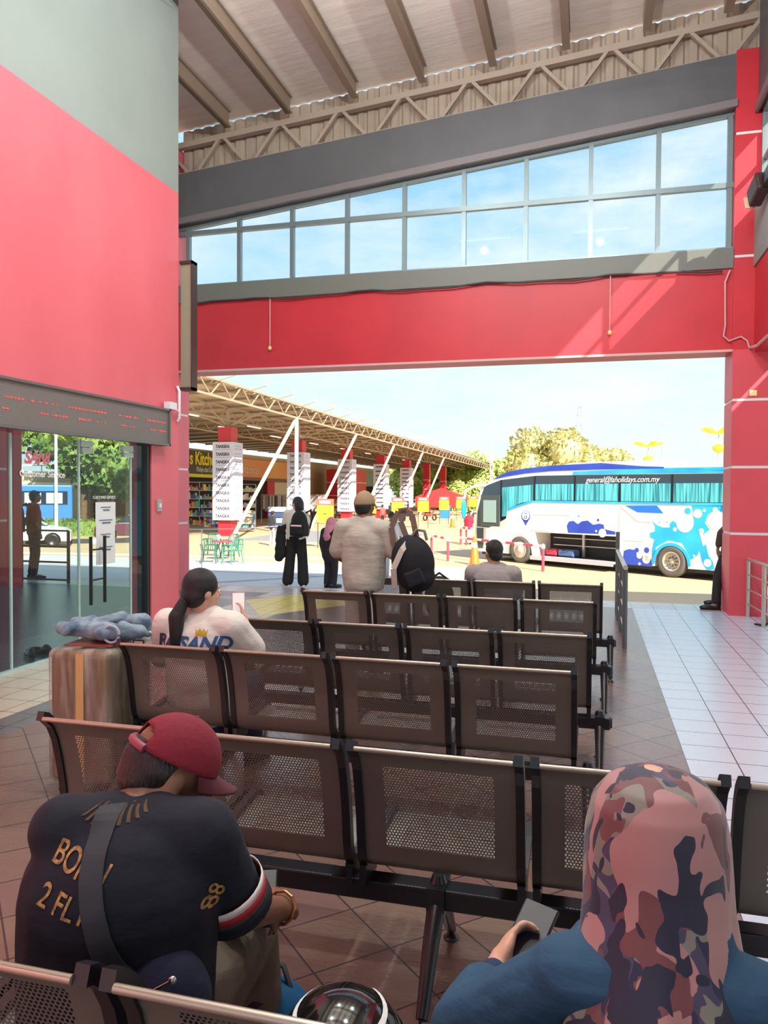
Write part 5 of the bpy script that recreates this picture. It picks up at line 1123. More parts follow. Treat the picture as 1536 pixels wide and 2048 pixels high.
def capA(H0, r, m, vis):
    H = lambda x, y, z: H0(x*.93, y*.93, z*.93)
    b = MB()
    def dome(u, v):
        a = 2*math.pi*u; t = v*math.pi/2; rr = math.sin(t); z = .028+.105*math.cos(t)
        back = max(0, -math.sin(a)); 
        return H(.094*rr*math.cos(a), -.006+.112*rr*math.sin(a), z - (0.0 if v < .99 else 0))
    n, mm = 48, 16; vs = []; fs = []
    for j in range(mm+1):
        for i in range(n): vs.append(dome(i/n, max(.001, j/mm)))
    for j in range(mm):
        for i in range(n):
            ac = (i+.5)/n*360; dz = (j+.5)/mm
            if 238 < ac < 302 and .66 < dz < .93 and ((ac-270)/33)**2+((dz-.93)/.30)**2 < 1: continue      # the adjuster opening
            fs.append((j*n+i, j*n+(i+1) % n, (j+1)*n+(i+1) % n, (j+1)*n+i))
    b.add(vs, fs, True); c = b.obj('cap_crown', m, r, solid=.004)
    b = MB(); b.ell(H(0, -.006, .133), (.007, .007, .005)); b.obj('cap_button', m, c)
    def vz(u, v): a = math.radians(22+136*u); ro = 1+v*.70*math.sin(a)**.55; return H(.090*math.cos(a)*(1+.06*v), -.006+.108*math.sin(a)*ro, .026-.012*v-.030*abs(math.cos(a))**2*v)
    b = MB(); b.grid(vz, 24, 8); b.obj('cap_visor', vis, r, solid=.006)
    b = MB(); b.tube([H(.094*1.01*math.cos(math.radians(a)), -.006+.112*1.01*math.sin(math.radians(a)), .030) for a in range(236, 306, 6)], 0.010, 8); b.obj('cap_strap', mat('cap_strap_grey', (140, 60, 76), 0.5), c)
capA(HA, ra, m_capr, mat('dark_crimson_visor', (84, 14, 30), 0.7))
m_gold = mat('worn_gold_print', (190, 140, 70), 0.6, col2=(110, 84, 60), vscale=90)
def wrap_text(s, size, M, m, parent, src, name='jersey_print', off=0.004):
    t = text(name, s, size, m, parent, M, 0.0005, bold=0.004)
    q = t.modifiers.new('w', 'SHRINKWRAP'); q.target = src; q.wrap_method = 'PROJECT'; q.use_project_z = False; q.use_negative_direction = True; q.use_positive_direction = True; q.offset = off
    return t
def on_surface(pts, d, src): pass
shirtA = [c for c in ra.children if c.name.startswith('shirt')][0]
def stick(me_obj, src, direction, root, off=0.003, subdiv=0.012):
    """drop the vertices of a flat print on to the cloth behind it (ray along direction, root space)"""
    dg = bpy.context.evaluated_depsgraph_get(); dg.update(); ev = src.evaluated_get(dg)
    bm = bmesh.new(); bm.from_mesh(me_obj.data)
    bmesh.ops.triangulate(bm, faces=bm.faces)
    for _ in range(3):
        es = [e for e in bm.edges if e.calc_length() > subdiv]
        if not es: break
        bmesh.ops.subdivide_edges(bm, edges=es, cuts=1); bmesh.ops.triangulate(bm, faces=[f for f in bm.faces if len(f.verts) > 3])
    d = V(direction).normalized(); kill = []
    for v in bm.verts:
        hit, p, n, i = ev.ray_cast(v.co-d*0.25, d, distance=1.2)
        if hit: v.co = p-d*off
        else: kill.append(v)
    bmesh.ops.delete(bm, geom=kill, context='VERTS'); bm.to_mesh(me_obj.data); bm.free(); me_obj.data.update()
# back print: plane behind the back, facing -Y
UA = (V((-.915, 1.43, .99))-V((-.96, 1.42, .53))).normalized()
def backframe(x, y, z, tilt): return frame(A_(x, y, z), (math.cos(tilt), 0.0, math.sin(tilt)), (-math.sin(tilt), 0, math.cos(tilt)))
for s_, x, z, sz in (('BORN', -.950, .945, .056), ('2 FLY', -.962, .880, .058)):
    t = text('jersey_print', s_, sz, m_gold, shirtA, backframe(x, 1.1, z, R(-16)), 0.0, bold=0.0006, sx=.84); stick(t, shirtA, (0, 1, 0), ra)
m_gold2 = mat('tan_emblem', (120, 92, 66), 0.7)
q = MB()
for k in range(9): a = R(-60+k*15); q.prism([(0.01*math.sin(a), 0.0), (0.065*math.sin(a)-.004, -.02-0.035*math.cos(a)), (0.065*math.sin(a)+.004, -.02-0.035*math.cos(a))], 0, 0.0004)
q.xf(Matrix.Translation(A_(-.925, 1.12, 1.055))); t = q.obj('jersey_emblem', m_gold2, shirtA); stick(t, shirtA, (0, 1, 0), ra)
# cross-body strap over the left shoulder
q = MB(); path = [(-.945, 1.12, 1.08), (-.934, 1.12, 1.0), (-.916, 1.12, .93), (-.892, 1.12, .85), (-.87, 1.12, .77), (-.82, 1.12, .69)]; n = len(path); vs = []
for i, p in enumerate(path): vs += [A_(p[0]-.022, p[1], p[2]), A_(p[0]+.022, p[1], p[2])]
q.add(vs, [(2*i, 2*i+1, 2*i+3, 2*i+2) for i in range(n-1)]); t = q.obj('bag_strap', mat('strap_webbing', (44, 46, 54), 0.7), ra); stick(t, shirtA, (0, 1, 0), ra, off=.008); s2 = t.modifiers.new('s', 'SOLIDIFY'); s2.thickness = .004
# collar piping, sleeve cuff stripes, bracelet
sA, eA = JA['shR'], JA['elR']; ax = (eA-sA).normalized()
def ringband(t0, t1, rr, m, nm, parent): q = MB(); q.tube([sA+(eA-sA)*t0, sA+(eA-sA)*t1], rr, 28, cap=False); return q.obj(nm, m, parent, solid=.002)
for t0, t1, m, nm in ((.62, .69, m_rw, 'sleeve_stripe_white'), (.69, .77, mat('stripe_red', (170, 30, 44), 0.7), 'sleeve_stripe_red'), (.77, .80, mat('stripe_green', (30, 60, 50), 0.7), 'sleeve_stripe_green'), (.80, .92, m_jer, 'sleeve_cuff')): ringband(t0, t1, .082, m, nm, shirtA)
t = text('sleeve_print', '88', .046, m_gold, shirtA, frame(sA+(eA-sA)*.50+V((.055, -.16, .01)), (.55, 0, .83), (-.83, 0, .55)), 0.0, bold=.0005); stick(t, shirtA, (-.35, 1, -.1), ra)
q = MB(); wA = JA['wrR']; d_ = (wA-eA).normalized(); a_ = d_.orthogonal().normalized(); b2_ = d_.cross(a_); q.tube([wA-d_*.01+(a_*math.cos(k*.3142*2)+b2_*math.sin(k*.3142*2))*.038 for k in range(11)], .0045, 8); q.obj('bracelet', mat('bronze_links', (190, 130, 90), 0.25, metal=.9), ra)
t = thing('mobile_phone', 'phone held between the hands of the man in the red cap', 'phone', tuple(JA['wrR']+o+V((-.09, .08, -.03)))); q = MB(); q.box((0, 0, 0), (.075, .15, .009), Euler((R(35), 0, R(20))).to_matrix()); q.obj('phone_body', m_black, t, bevel=.004)
q = MB(); q.tube([(.0, 0, 0), (.075, 0, .05)], .0035, 6); q.ell((.078, 0, .052), (.008, .006, .008)); zp = q.obj('bag_zip', mat('chrome', (215, 215, 215)), ra); zp.location = A_(-.80, 1.235, .735)
t = thing('waist_bag', 'dark blue bag slung at the right hip of the man in the red cap', 'bag', (-.80, 1.34, .68)); q = MB(); q.ell((0, 0, 0), (.10, .07, .10)); q.blob('bag_body', cloth('dark_blue_bag', (16, 24, 52)), t, vox=.012)

# ---- woman in the patterned headscarf
o = V((.12, 1.44, 0))
def camo():
    m, nt, b = blank('patterned_scarf'); x, y, z, tc = coords(nt); mp = N(nt, 'ShaderNodeMapping'); mp.inputs['Scale'].default_value = (2.6, 2.2, 1.35); L(nt, tc.outputs['Object'], mp.inputs[0])
    def nzz(loc, sc, th):
        m2 = N(nt, 'ShaderNodeMapping'); m2.inputs['Location'].default_value = loc; L(nt, mp.outputs[0], m2.inputs[0]); n = N(nt, 'ShaderNodeTexNoise'); n.inputs['Scale'].default_value = sc; n.inputs['Detail'].default_value = 1.6; n.inputs['Distortion'].default_value = 1.1; n.inputs['Roughness'].default_value = .4; L(nt, m2.outputs[0], n.inputs[0]); return X(nt, n.outputs[0]).gt(th)
    c = mixc(nt, nzz((0, 0, 0), 5.5, .50), s2l((26, 30, 64)), s2l((58, 56, 84)))
    c = mixc(nt, nzz((3, 1, 2), 4.5, .53), c, s2l((116, 114, 106)))
    c = mixc(nt, nzz((7, 4, 1), 5, .53), c, s2l((104, 58, 62)))
    c = mixc(nt, nzz((1, 9, 5), 4.2, .50), c, s2l((160, 116, 116)))
    c = mixc(nt, nzz((5, 5, 9), 6, .585), c, s2l((20, 24, 52)))
    L(nt, c, b.inputs['Base Color']); b.inputs['Roughness'].default_value = .65; b.inputs['Sheen Weight'].default_value = .2
    n2 = N(nt, 'ShaderNodeTexNoise'); n2.inputs['Scale'].default_value = 9; mq = N(nt, 'ShaderNodeMapping'); mq.inputs['Scale'].default_value = (2, 2, .5); L(nt, tc.outputs['Object'], mq.inputs[0]); L(nt, mq.outputs[0], n2.inputs[0]); bp = N(nt, 'ShaderNodeBump'); bp.inputs['Strength'].default_value = .5; L(nt, n2.outputs[0], bp.inputs['Height']); L(nt, bp.outputs[0], b.inputs['Normal'])
    return m
m_teal = cloth('teal_blue_blouse', (34, 72, 100), bump=.7, bscale=5)
def B_(x, y, z): return tuple(V((x, y, z))-o)
JB = DJ(head=B_(.118, 1.475, 1.055), hf=(-.35, .75, -.55), neck=B_(.12, 1.41, .95), chest=B_(.12, 1.42, .78), belly=B_(.12, 1.42, .65), pelvis=B_(.12, 1.44, .53), shL=B_(-.025, 1.36, .832), shR=B_(.262, 1.36, .835),
        elL=B_(-.215, 1.385, .690), elR=B_(.40, 1.45, .70), wrL=B_(-.175, 1.55, .705), wrR=B_(.22, 1.66, .66), hdL=(.25, .75, .45), hdR=(-.8, .5, .1), hnL=(.8, .1, -.3), hnR=(0, 0, 1), hpL=B_(.03, 1.48, .51), hpR=B_(.21, 1.48, .51), knL=B_(-.06, 1.85, .52), knR=B_(.24, 1.86, .5), anL=B_(-.05, 1.9, .09), anR=B_(.24, 1.9, .09))
rb_, JB, HB, HMB = human('person', 'woman in a patterned pink and navy headscarf looking at her phone', tuple(o), 0, JB, SK_LT, m_teal, sleeve=1.55, sw=.02, pants=cloth('dark_blue_skirt', (24, 36, 66)), pw=.06, shoes=m_shoe, hair='none', w=1.0, vox=.008, disp=.012, curl=.75, hs=.92)
q = MB(); q.cap(JB['elL'].lerp(JB['wrL'], .5), JB['elL'].lerp(JB['wrL'], .92), .038, .033); q.blob('ribbed_cuff', cloth('navy_cuff', (34, 52, 84), bscale=60), rb_, vox=.006)
# scarf: close over the crown, spreading over shoulders and back
ringsB = [(0.1705, .005, .005, -.002), (.168, .045, .05, -.002), (.150, .085, .095, -.002), (.115, .112, .122, 0), (.06, .124, .132, .0), (0.0, .127, .132, -.006), (-.05, .127, .130, -.025), (-.10, .132, .130, -.055), (-.15, .140, .135, -.09), (-.20, .158, .142, -.118), (-.27, .172, .146, -.13), (-.36, .182, .148, -.132), (-.46, .19, .148, -.13)]
hb = V((0.0, .03, 1.0))
def scarf(u, v):
    t = v*(len(ringsB)-1); i = min(int(t), len(ringsB)-2); f = t-i; z, rx, ry, yo = [ringsB[i][k]*(1-f)+ringsB[i+1][k]*f for k in range(4)]
    a = 2*math.pi*u; w = max(0, v-.35); fold = 1+w*(.10*math.sin(a*7+1.3)+.06*math.sin(a*13+v*5))
    return hb+V((rx*math.cos(a)*fold+ .012*w*math.sin(a*3), ry*math.sin(a)*fold+yo, z))
q = MB(); q.grid(scarf, 96, 60, closed_u=True); sc_ = q.obj('headscarf', camo(), rb_, solid=.003); ss = sc_.modifiers.new('sub', 'SUBSURF'); ss.levels = 1; ss.render_levels = 1
t = thing('mobile_phone', 'dark phone in the hand of the woman in the patterned headscarf', 'phone', (-.118, 1.64, .735)); Mr = Euler((R(28), R(6), R(-18))).to_matrix()
q = MB(); q.box((0, 0, 0), (.078, .158, .009), Mr); q.obj('phone_body', m_black, t, bevel=.004); q = MB(); q.box(Mr @ V((0, 0, .0052)), (.070, .148, .001), Mr); q.obj('screen', mat('phone_screen', (50, 44, 54), 0.35), t)
t = thing('motorcycle_helmet', 'glossy black helmet on the seat between the capped man and the woman', 'helmet', (-.46, 1.41, .42))
q = MB(); q.ell((0, 0, .135), (.135, .155, .135), n=28, m=18); q.obj('shell', mat('gloss_black', (22, 20, 20), 0.08, spec=.9), t); q = MB(); q.grid(lambda u, v: (.137*math.sin(R(-70+140*u))*math.cos(R(-28+50*v)), .158*math.cos(R(-70+140*u))*math.cos(R(-28+50*v)), .135+.137*math.sin(R(-28+50*v))), 20, 8); q.obj('visor', mat('smoke_visor', (60, 60, 62), 0.05), t, solid=.003)
q = MB(); q.grid(lambda u, v: (.137*math.sin(R(-150+300*u))*math.cos(R(48+5*v)), -.157*math.cos(R(-150+300*u))*math.cos(R(48+5*v)), .135+.138*math.sin(R(48+5*v))), 30, 2); q.obj('white_stripe', mat('white_vinyl'), t)
t = thing('fabric_bag', 'round blue fabric bag on the floor by the knees of the capped man', 'bag', (-.86, 1.98, 0)); q = MB(); q.ell((0, 0, .155), (.135, .12, .155), n=24, m=14); q.ell((.05, 0, .20), (.08, .09, .10)); q.blob('bag_body', cloth('bright_blue_fabric', (10, 84, 132), bump=.6, bscale=5, stretch=(1, 1, 1)), t, vox=.012, disp=.02); q = MB(); q.tube([(-.05, 0, .30), (-.02, .02, .345), (.04, .02, .34), (.07, 0, .29)], .008, 8); q.obj('drawstring', mat('strap_webbing'), t)

# ---- woman with the ponytail
m_wtee = cloth('white_tee', (222, 212, 204), bump=.5)
JC = DJ(**{**SIT, 'head': (.02, -.02, 1.11), 'hf': (.55, .82, -.06), 'shR': (.19, -.01, .92), 'shL': (-.19, -.03, .92), 'elR': (.27, .10, .77), 'wrR': (.155, .24, .90), 'hdR': (-.3, .2, .9), 'hnR': (-.8, -.3, 0), 'elL': (-.27, .04, .72), 'wrL': (-.22, .18, .88), 'hdL': (.1, .3, .9)})
rc, JC, HC, HMC = human('person', 'woman with a black ponytail and white printed tee, seated raising a phone', (-2.13, 3.96, 0), 0, JC, SK_LT, m_wtee, sleeve=.95, sw=.035, pants=cloth('navy_jeans', (26, 30, 58)), shoes=m_shoe, hair='pony', w=1.08, vox=.01, disp=.008, hs=.9, hem=.05)
sC = [c for c in rc.children if c.name.startswith('shirt')][0]
for s_, x, z, m in (('RAK', -.125, .835, mat('print_slate', (70, 72, 96), 0.7)), ('SAND', .085, .835, mat('print_blue', (52, 88, 140), 0.7))):
    t = text('tee_print', s_, .105, m, sC, frame((x, -.3, z), (1, 0, 0), (0, 0, 1)), 0.0, shear=.3, bold=.004, sx=.95); stick(t, sC, (0, 1, 0), rc)
q = MB(); q.prism([(0, 0), (.055, -.01), (.06, .03), (.05, .018), (.04, .034), (.03, .02), (.018, .036), (.01, .022), (-.004, .032)], -.30, -.299); q.xf(Matrix.Translation((.045, 0, .885))); t = q.obj('crown_print', mat('print_yellow', (226, 190, 70), 0.7), sC); stick(t, sC, (0, 1, 0), rc)
t = thing('mobile_phone', 'pale phone held up by the woman with the ponytail', 'phone', (-2.02, 4.21, .995)); Mr = Euler((R(86), 0, R(28))).to_matrix(); q = MB(); q.box((0, 0, 0), (.076, .158, .009), Mr); q.obj('phone_body', mat('rose_phone', (206, 160, 150), 0.3), t, bevel=.004); q = MB(); q.box(Mr @ V((0, 0, .0052)), (.068, .148, .001), Mr); q.obj('screen', mat('lit_screen', (236, 226, 226), 0.3, emit=(220, 205, 205), estr=.35), t)

# ---- standing man with the tan cap
m_sand = cloth('sand_tee', (178, 172, 160), bump=.5, bscale=7, stretch=(1, 1, 3)); m_tan = cloth('tan_cap', (150, 126, 100), bump=.1, stretch=(1, 1, 1)); 
JD = DJ(elR=(.30, .0, 1.10), wrR=(.34, .18, 1.16), elL=(-.27, .02, 1.10), wrL=(-.16, .22, 1.0), hdR=(.5, .5, .6), hdL=(.5, .8, 0), hnR=(0, 0, -1), hnL=(0, 0, -1), hf=(.30, 1, .02), neck=(0, -.02, 1.42), shL=(-.185, -.02, 1.36), shR=(.195, -.02, 1.35))
rd, JD, HD, _ = human('person', 'man in a tan cap and sand-coloured tee standing behind the benches', (-1.97, 6.66, 0), R(0), JD, SK_BR, m_sand, sleeve=.82, sw=.030, pants=cloth('pale_trousers', (206, 192, 184)), shoes=m_shoe, hair='back', w=1.06, vox=.012, cap=(m_tan, m_tan), disp=.006, hem=.09, smt=10)
# ---- boy on the farthest bench
JE = DJ(**{**SIT, 'head': (0, .03, 1.10), 'hf': (-.55, .85, -.1), 'neck': (0, 0, .965), 'shL': (-.19, 0, .90), 'shR': (.19, 0, .90)})
human('person', 'boy with short dark hair and a grey tee on the farthest bench', (-.91, 7.46, 0), 0, JE, SK_MD, cloth('grey_tee', (150, 140, 140)), sleeve=.8, sw=.03, pants=cloth('dark_shorts', (60, 60, 70)), shoes=m_shoe, hair='short', w=1.06, vox=.012, disp=.006)
# ---- woman with the backpack
JF = DJ(.97, hf=(-.9, .35, 0), elR=(.24, .02, 1.1), wrR=(.17, .16, .98), elL=(-.26, .04, 1.12), wrL=(-.22, .22, 1.02), hdL=(0, 1, -.3), hdR=(-.3, 1, -.2), anL=(-.16, -.02, .09), anR=(.15, -.02, .09), knL=(-.13, .02, .48), knR=(.12, .02, .48), tL=(-1, .6, 0), tR=(-.6, 1, 0))
rf_, JF, HF, _ = human('person', 'long-haired woman in black flared trousers wearing a black backpack', (-5.13, 13.05, gh(13.05)), 0, JF, SK_LT, cloth('cream_top', (230, 222, 206)), sleeve=.8, pants=cloth('black_trousers', (30, 26, 26)), flare=.035, pw=.03, hem=-.04, shoes=mat('white_shoe', (220, 216, 214), 0.6), hair='long', vox=.018)
m_bp = cloth('black_nylon', (26, 28, 28), bump=.3); m_jack = cloth('black_jacket', (24, 24, 26))
def backpack(label, loc, rz, s=(1, 1, 1), m=None, stripe=False):
    t = thing('backpack', label, 'backpack', loc, rz); t.scale = s; m = m or m_bp
    q = MB(); q.ell((0, 0, .22), (.15, .10, .25)); q.box((0, 0, .12), (.27, .17, .22)); q.blob('main_bag', m, t, vox=.016, it=6)
    q = MB(); q.box((0, -.10, .13), (.22, .06, .17)); q.blob('front_pocket', m, t, vox=.014, it=4)
    for s_ in (-1, 1): q = MB(); q.tube([(s_*.07, .09, .42), (s_*.10, .16, .46), (s_*.12, .22, .36), (s_*.11, .14, .14)], .016, 8); q.obj('shoulder_strap', m, t)
    q = MB(); q.tube([(-.04, .03, .46), (-.02, .03, .50), (.02, .03, .50), (.04, .03, .46)], .009, 8); q.obj('top_loop', m, t)
    if stripe: q = MB(); q.box((0.02, -.132, .20), (.20, .004, .022)); q.obj('stripe', mat('white_vinyl'), t); q = MB(); q.box((0.02, -.132, .182), (.20, .004, .012)); q.obj('stripe', m_rr, t)
    return t
bf = backpack('black backpack with a white and pink stripe on the long-haired woman', (-4.99, 12.84, gh(13)+.92), R(-14), (1.15, 1, 1.0), None, True)
t = thing('folded_jacket', 'black jacket hanging over the arm of the long-haired woman', 'jacket', (-5.43, 13.02, gh(13)+.45)); q = MB(); q.cap((0, 0, .60), (-.02, 0, .08), .06, .085); q.cap((.06, 0, .55), (.05, 0, .12), .05, .07); q.blob('jacket_cloth', m_jack, t, vox=.02, disp=.04); q = MB(); q.cap((.02, .02, .6), (.12, .02, .66), .05, .04); q.blob('sleeve', m_jack, t, vox=.018)
# ---- child in a pink headscarf
JG = DJ(.74, elR=(.28, 0, 1.1), wrR=(.25, .12, .9))
rg, JG, HG, _ = human('person', 'child in a dusty pink headscarf and dark clothes beside the tan-capped man', (-4.52, 13.2, gh(13.2)), R(-20), JG, SK_LT, cloth('black_tunic', (34, 30, 34)), sleeve=1.9, sw=.03, pants=cloth('black_tunic', (34, 30, 34)), shoes=m_shoe, hair='none', vox=.016, hem=.12)
q = MB(); q.ell(HG(0, -.01, .02), (.095, .11, .12)); q.cap(HG(0, -.03, -.04), HG(0, -.04, -.22), .10, .145); q.blob('headscarf', cloth('pink_scarf', (206, 134, 150)), rg, vox=.016, disp=.02)
# ---- man leaning behind the right pillar
o = V((2.08, 12.52, 0)); JH = DJ(hf=(-1, .1, -.2), shL=(.02, -.10, 1.35), shR=(.06, .2, 1.35), elL=(-.22, -.13, 1.10), wrL=(-.26, -.10, .86), hpL=(-.10, -.07, .9), hpR=(0, .09, .9), knL=(-.27, -.24, .50), knR=(-.1, .1, .5), anL=(-.33, -.46, .09), anR=(-.2, .1, .09), tL=(-1, -.05, 0), tR=(-1, 0, 0), elR=(-.1, .2, 1.1), wrR=(-.15, .2, .86), chest=(.06, .04, 1.24), neck=(.05, 0, 1.41), belly=(.05, .04, 1.06), head=(.06, 0, 1.55))
human('person', 'man in dark clothes leaning out of sight behind the right red pillar', tuple(o), 0, JH, SK_BR, cloth('dark_shirt', (70, 56, 50)), sleeve=1.7, pants=cloth('black_trousers', (30, 26, 26)), shoes=m_shoe, vox=.018)
# ---- man behind the glass
human('person', 'man with a backpack standing at the far railing behind the glass doors', (-10.2, 12.45, 0), R(-35), DJ(1.0), SK_BR, cloth('maroon_shirt', (120, 36, 44)), sleeve=.9, pants=cloth('dark_trousers', (34, 32, 44)), shoes=m_shoe, vox=.02)
backpack('dark backpack on the back of the man behind the glass doors', (-10.37, 12.25, .88), R(-35), (1.05, 1, 1.2), cloth('grey_green_nylon', (52, 52, 48)))
# ---- people in the plaza
human('person', 'person in a red shirt and white trousers beside the coach nose', (-6.1, 39.6, G), R(160), DJ(1.0), SK_BR, cloth('red_shirt', (226, 40, 70)), sleeve=.8, sw=.03, pants=cloth('white_trousers', (226, 222, 222)), shoes=m_shoe, vox=.03, face=False)
human('person', 'person in a dark tee and pale trousers near the clothes racks', (-15.0, 35.0, G), R(-30), DJ(1.02), SK_BR, cloth('charcoal_tee', (52, 54, 64)), sleeve=.85, sw=.03, pants=cloth('pale_grey_trousers', (196, 188, 186)), shoes=mat('white_shoe'), vox=.03, face=False)
human('person', 'person in a dark cap seen beyond the tan-capped man', (-4.95, 19.2, gh(19.2)), R(200), DJ(1.04), SK_MD, cloth('white_shirt_far', (224, 214, 210)), sleeve=.85, sw=.03, pants=cloth('pale_grey_trousers'), shoes=m_shoe, vox=.025, face=False, cap=(cloth('dark_brown_cap', (70, 56, 56)), cloth('dark_brown_cap')))
for i, (x, y, c, lb) in enumerate(((-18.6, 72, (60, 60, 90), 'distant person in navy among the motorcycles'), (-16.2, 60, (200, 90, 80), 'distant person in salmon beside a yellow sign'), (-20.2, 86, (90, 70, 60), 'distant person in brown near the last placard column'))):
    human('person', lb, (x, y, G), i, DJ(1.0), SK_BR, cloth('far_shirt_%d' % i, c), pants=cloth('dark_trousers'), vox=.04, face=False)

# ============================================================ BAGGAGE
bk = thing('backpack', 'large black travel backpack held beside the tan-capped man', 'backpack', (-1.53, 6.58, .82), R(10))
q = MB(); q.ell((.03, 0, .25), (.19, .13, .24), Euler((0, R(-14), 0)).to_matrix(), 24, 16); q.ell((.06, 0, .12), (.17, .12, .14)); q.blob('main_bag', cloth('black_canvas', (20, 21, 28), bump=.3), bk, vox=.014, it=5)
q = MB(); q.box((.05, -.115, .12), (.16, .05, .14), Euler((0, R(-22), 0)).to_matrix()); q.blob('front_pocket', cloth('black_canvas'), bk, vox=.012)
m_web = mat('brown_webbing', (112, 92, 84), 0.7); m_webl = mat('pale_webbing', (190, 176, 166), 0.7)
for pts, m in (([(-.12, -.10, .02), (-.13, -.14, .2), (-.06, -.12, .36), (.0, -.05, .44)], m_webl), ([(-.02, 0, .44), (-.08, 0, .60), (-.05, 0, .70), (.02, 0, .66), (.06, 0, .46)], m_web), ([(-.14, 0, .40), (-.16, 0, .55), (-.10, 0, .69), (-.03, 0, .70)], m_web)):
    q = MB()
    for a, b_ in zip(pts[:-1], pts[1:]): q.bar(a, b_, .05, .012, V((0, 1, 0)))
    q.obj('shoulder_strap', m, bk, bevel=.003)
q = MB(); q.tube([(.02, -.02, .47), (.06, -.02, .53), (.13, -.02, .52), (.15, -.02, .44)], .014, 8); q.obj('top_loop', mat('strap_olive', (110, 104, 84), 0.7), bk)
t = thing('shoulder_bag', 'small dark bag lying on the bench right of the large backpack', 'bag', (-1.43, 7.44, .42)); q = MB(); q.ell((0, 0, .22), (.15, .12, .225)); q.blob('bag_body', m_bp, t, vox=.016); q = MB(); q.tube([(-.1, 0, .40), (0, 0, .47), (.1, 0, .40)], .012, 8); q.obj('strap', m_bp, t)
# wrapped suitcase with jeans on top
sc = thing('suitcase', 'film-wrapped brown suitcase standing left of the ponytailed woman', 'suitcase', (-2.70, 3.86, 0), R(6))
q = MB(); q.box((0, 0, .44), (.36, .50, .72)); q.obj('shell', mat('suitcase_brown', (128, 112, 84), 0.4, col2=(112, 84, 66), vscale=3, stretch=(8, 1, .5)), sc, bevel=.04, seg=4)
m_film = None
def film():
    m, nt, b = blank('cling_film'); tr = N(nt, 'ShaderNodeBsdfTransparent'); g = N(nt, 'ShaderNodeBsdfPrincipled'); g.inputs['Base Color'].default_value = (.52, .48, .42, 1); g.inputs['Roughness'].default_value = .2
    x, y, z, tc = coords(nt); n = N(nt, 'ShaderNodeTexNoise'); n.inputs['Scale'].default_value = 5; mp = N(nt, 'ShaderNodeMapping'); mp.inputs['Scale'].default_value = (3, 3, .6); mp.inputs['Rotation'].default_value = (0, .5, 0); L(nt, tc.outputs['Object'], mp.inputs[0]); L(nt, mp.outputs[0], n.inputs[0])
    cr = N(nt, 'ShaderNodeValToRGB'); cr.color_ramp.elements[0].position = .4; cr.color_ramp.elements[0].color = (.06, .06, .06, 1); cr.color_ramp.elements[1].position = .75; cr.color_ramp.elements[1].color = (.75, .75, .75, 1); L(nt, n.outputs[0], cr.inputs[0])
    mx = N(nt, 'ShaderNodeMixShader'); L(nt, cr.outputs[0], mx.inputs[0]); L(nt, tr.outputs[0], mx.inputs[1]); L(nt, g.outputs[0], mx.inputs[2]); L(nt, mx.outputs[0], nt.nodes['Material Output'].inputs[0]); nt.nodes.remove(b); return m
q = MB(); q.box((0, 0, .44), (.385, .525, .745)); q.obj('cling_film', film(), sc, bevel=.045, seg=4)
q = MB(); q.box((0.01, -.264, .44), (.045, .004, .70)); q.obj('tape_band', mat('tan_tape', (206, 170, 110), 0.35), sc)
q = MB(); q.box((0, 0, .815), (.28, .34, .006)); q.obj('red_top_wrap', mat('maroon_wrap', (130, 60, 52), 0.4), sc)
for sx_ in (-.13, .13):
    for sy in (-.19, .19): q = MB(); q.tube([(sx_, sy, .08), (sx_, sy, .045)], .012, 8); q.lathe([(.001, -.012), (.03, -.012), (.03, .012), (.001, .012)], (sx_, sy, .03), 12, axis='X'); q.obj('wheel', m_black, sc)
q = MB(); q.tube([(-.10, .18, .81), (-.10, .18, .89), (.06, .18, .89), (.06, .18, .81)], .009, 8); q.obj('pull_handle', m_black, sc)
m_jean = mat('washed_denim', (140, 160, 172), 0.85, col2=(92, 112, 136), vscale=14, bump=.6, bscale=12)
jn = thing('folded_jeans', 'crumpled light-blue jeans piled on top of the wrapped suitcase', 'jeans', (-2.70, 3.86, .83), R(4))
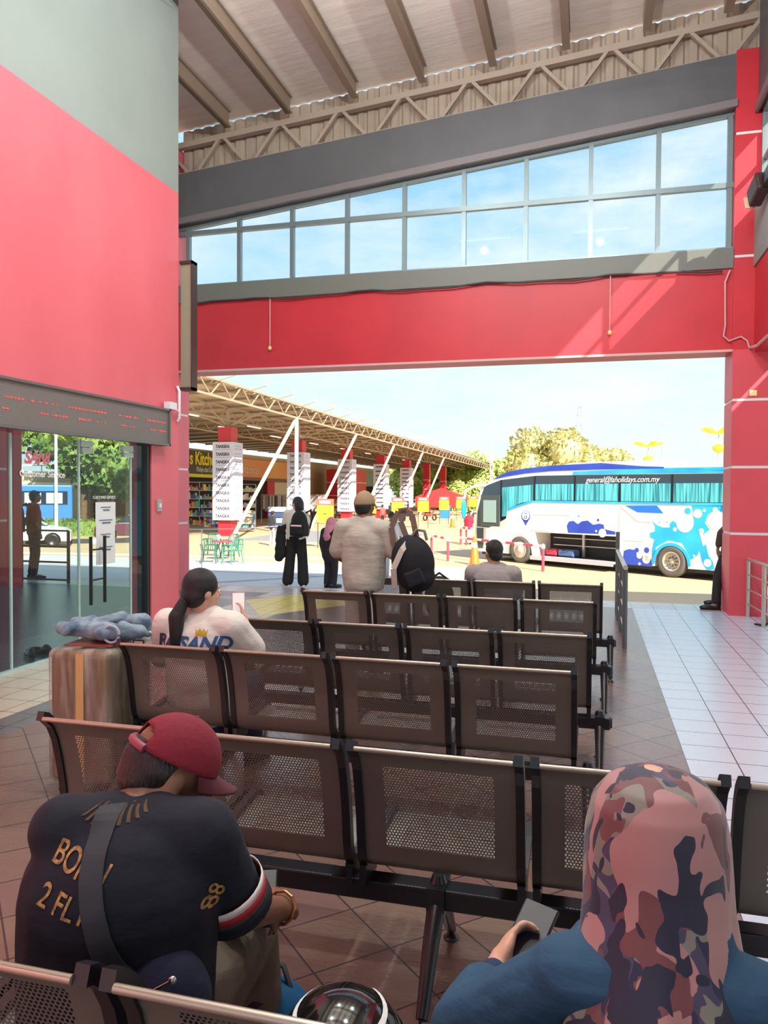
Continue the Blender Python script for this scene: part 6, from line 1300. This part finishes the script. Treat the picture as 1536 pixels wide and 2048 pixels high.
q = MB(); q.cap((-.22, -.05, .055), (.10, -.06, .045), .042, .052); q.cap((-.20, .06, .06), (-.02, -.02, .08), .045, .04); q.cap((-.02, .04, .06), (.20, .08, .085), .05, .055); q.cap((.05, -.10, .045), (.24, -.02, .05), .045, .04); q.cap((-.1, .1, .05), (.1, .12, .06), .05, .05); q.cap((.18, .06, .09), (.23, .10, .05), .05, .045)
q.cap((-.16, -.12, .06), (-.06, .0, .10), .035, .03); q.cap((.0, -.02, .10), (.10, .04, .12), .03, .035); q.cap((.16, -.06, .08), (.28, .0, .03), .035, .02); dj = q.blob('denim_bundle', m_jean, jn, vox=.007, it=2, disp=.02); dj.modifiers['d'].texture.noise_scale = .11
q = MB(); q.tube([(.12+.048*math.cos(a*.4), -.115, .045+.048*math.sin(a*.4)) for a in range(16)], .008, 6); q.obj('rolled_hem', mat('denim_hem', (170, 184, 196), 0.8), jn)
t = thing('printed_bag', 'white plastic bag with a black box print beside the jeans', 'bag', (-2.47, 3.98, .72)); q = MB(); q.ell((0, 0, .06), (.10, .12, .09)); q.blob('bag_body', mat('white_plastic_bag', (226, 222, 220), 0.4, bump=.5, bscale=14), t, vox=.012, disp=.02)
q = MB(); q.box((0, 0, 0), (.07, .002, .05)); pr_ = q.obj('box_print', m_black, t); pr_.location = (.0, -.118, .085); q = MB(); q.box((0, -.002, 0), (.055, .002, .036)); q.obj('print_face', m_rw, pr_)
t = thing('floor_bag', 'open brown bag on the floor right of the right pillar railing', 'bag', (2.42, 11.0, 0)); q = MB(); q.box((0, 0, .06), (.32, .3, .10), Euler((0, R(-10), R(25))).to_matrix()); q.obj('bag_body', mat('brown_bag', (150, 112, 100), 0.6), t, bevel=.02); q = MB(); q.tube([(-.2, -.1, .02), (-.3, -.25, .01), (-.4, -.3, .03)], .014, 6); q.obj('strap', m_black, t)
t = thing('barrier_rope', 'pale cord strung in front of the plastic chairs', 'rope', (-11.2, 20.2, gh(20.2))); q = MB(); q.tube([(-1.5, 0, 1.32), (0, 0, 1.22), (1.4, .2, 1.24), (2.9, .4, 1.36)], .012, 6); q.obj('cord', mat('pale_rope', (236, 232, 216), 0.6), t)
for x, y, h in ((-1.5, 0, 1.34), (0.35, 0, 1.24)): q = MB(); q.tube([(x, y, 0), (x, y, h)], .015, 6); q.obj('stake', mat('pale_rope'), t)
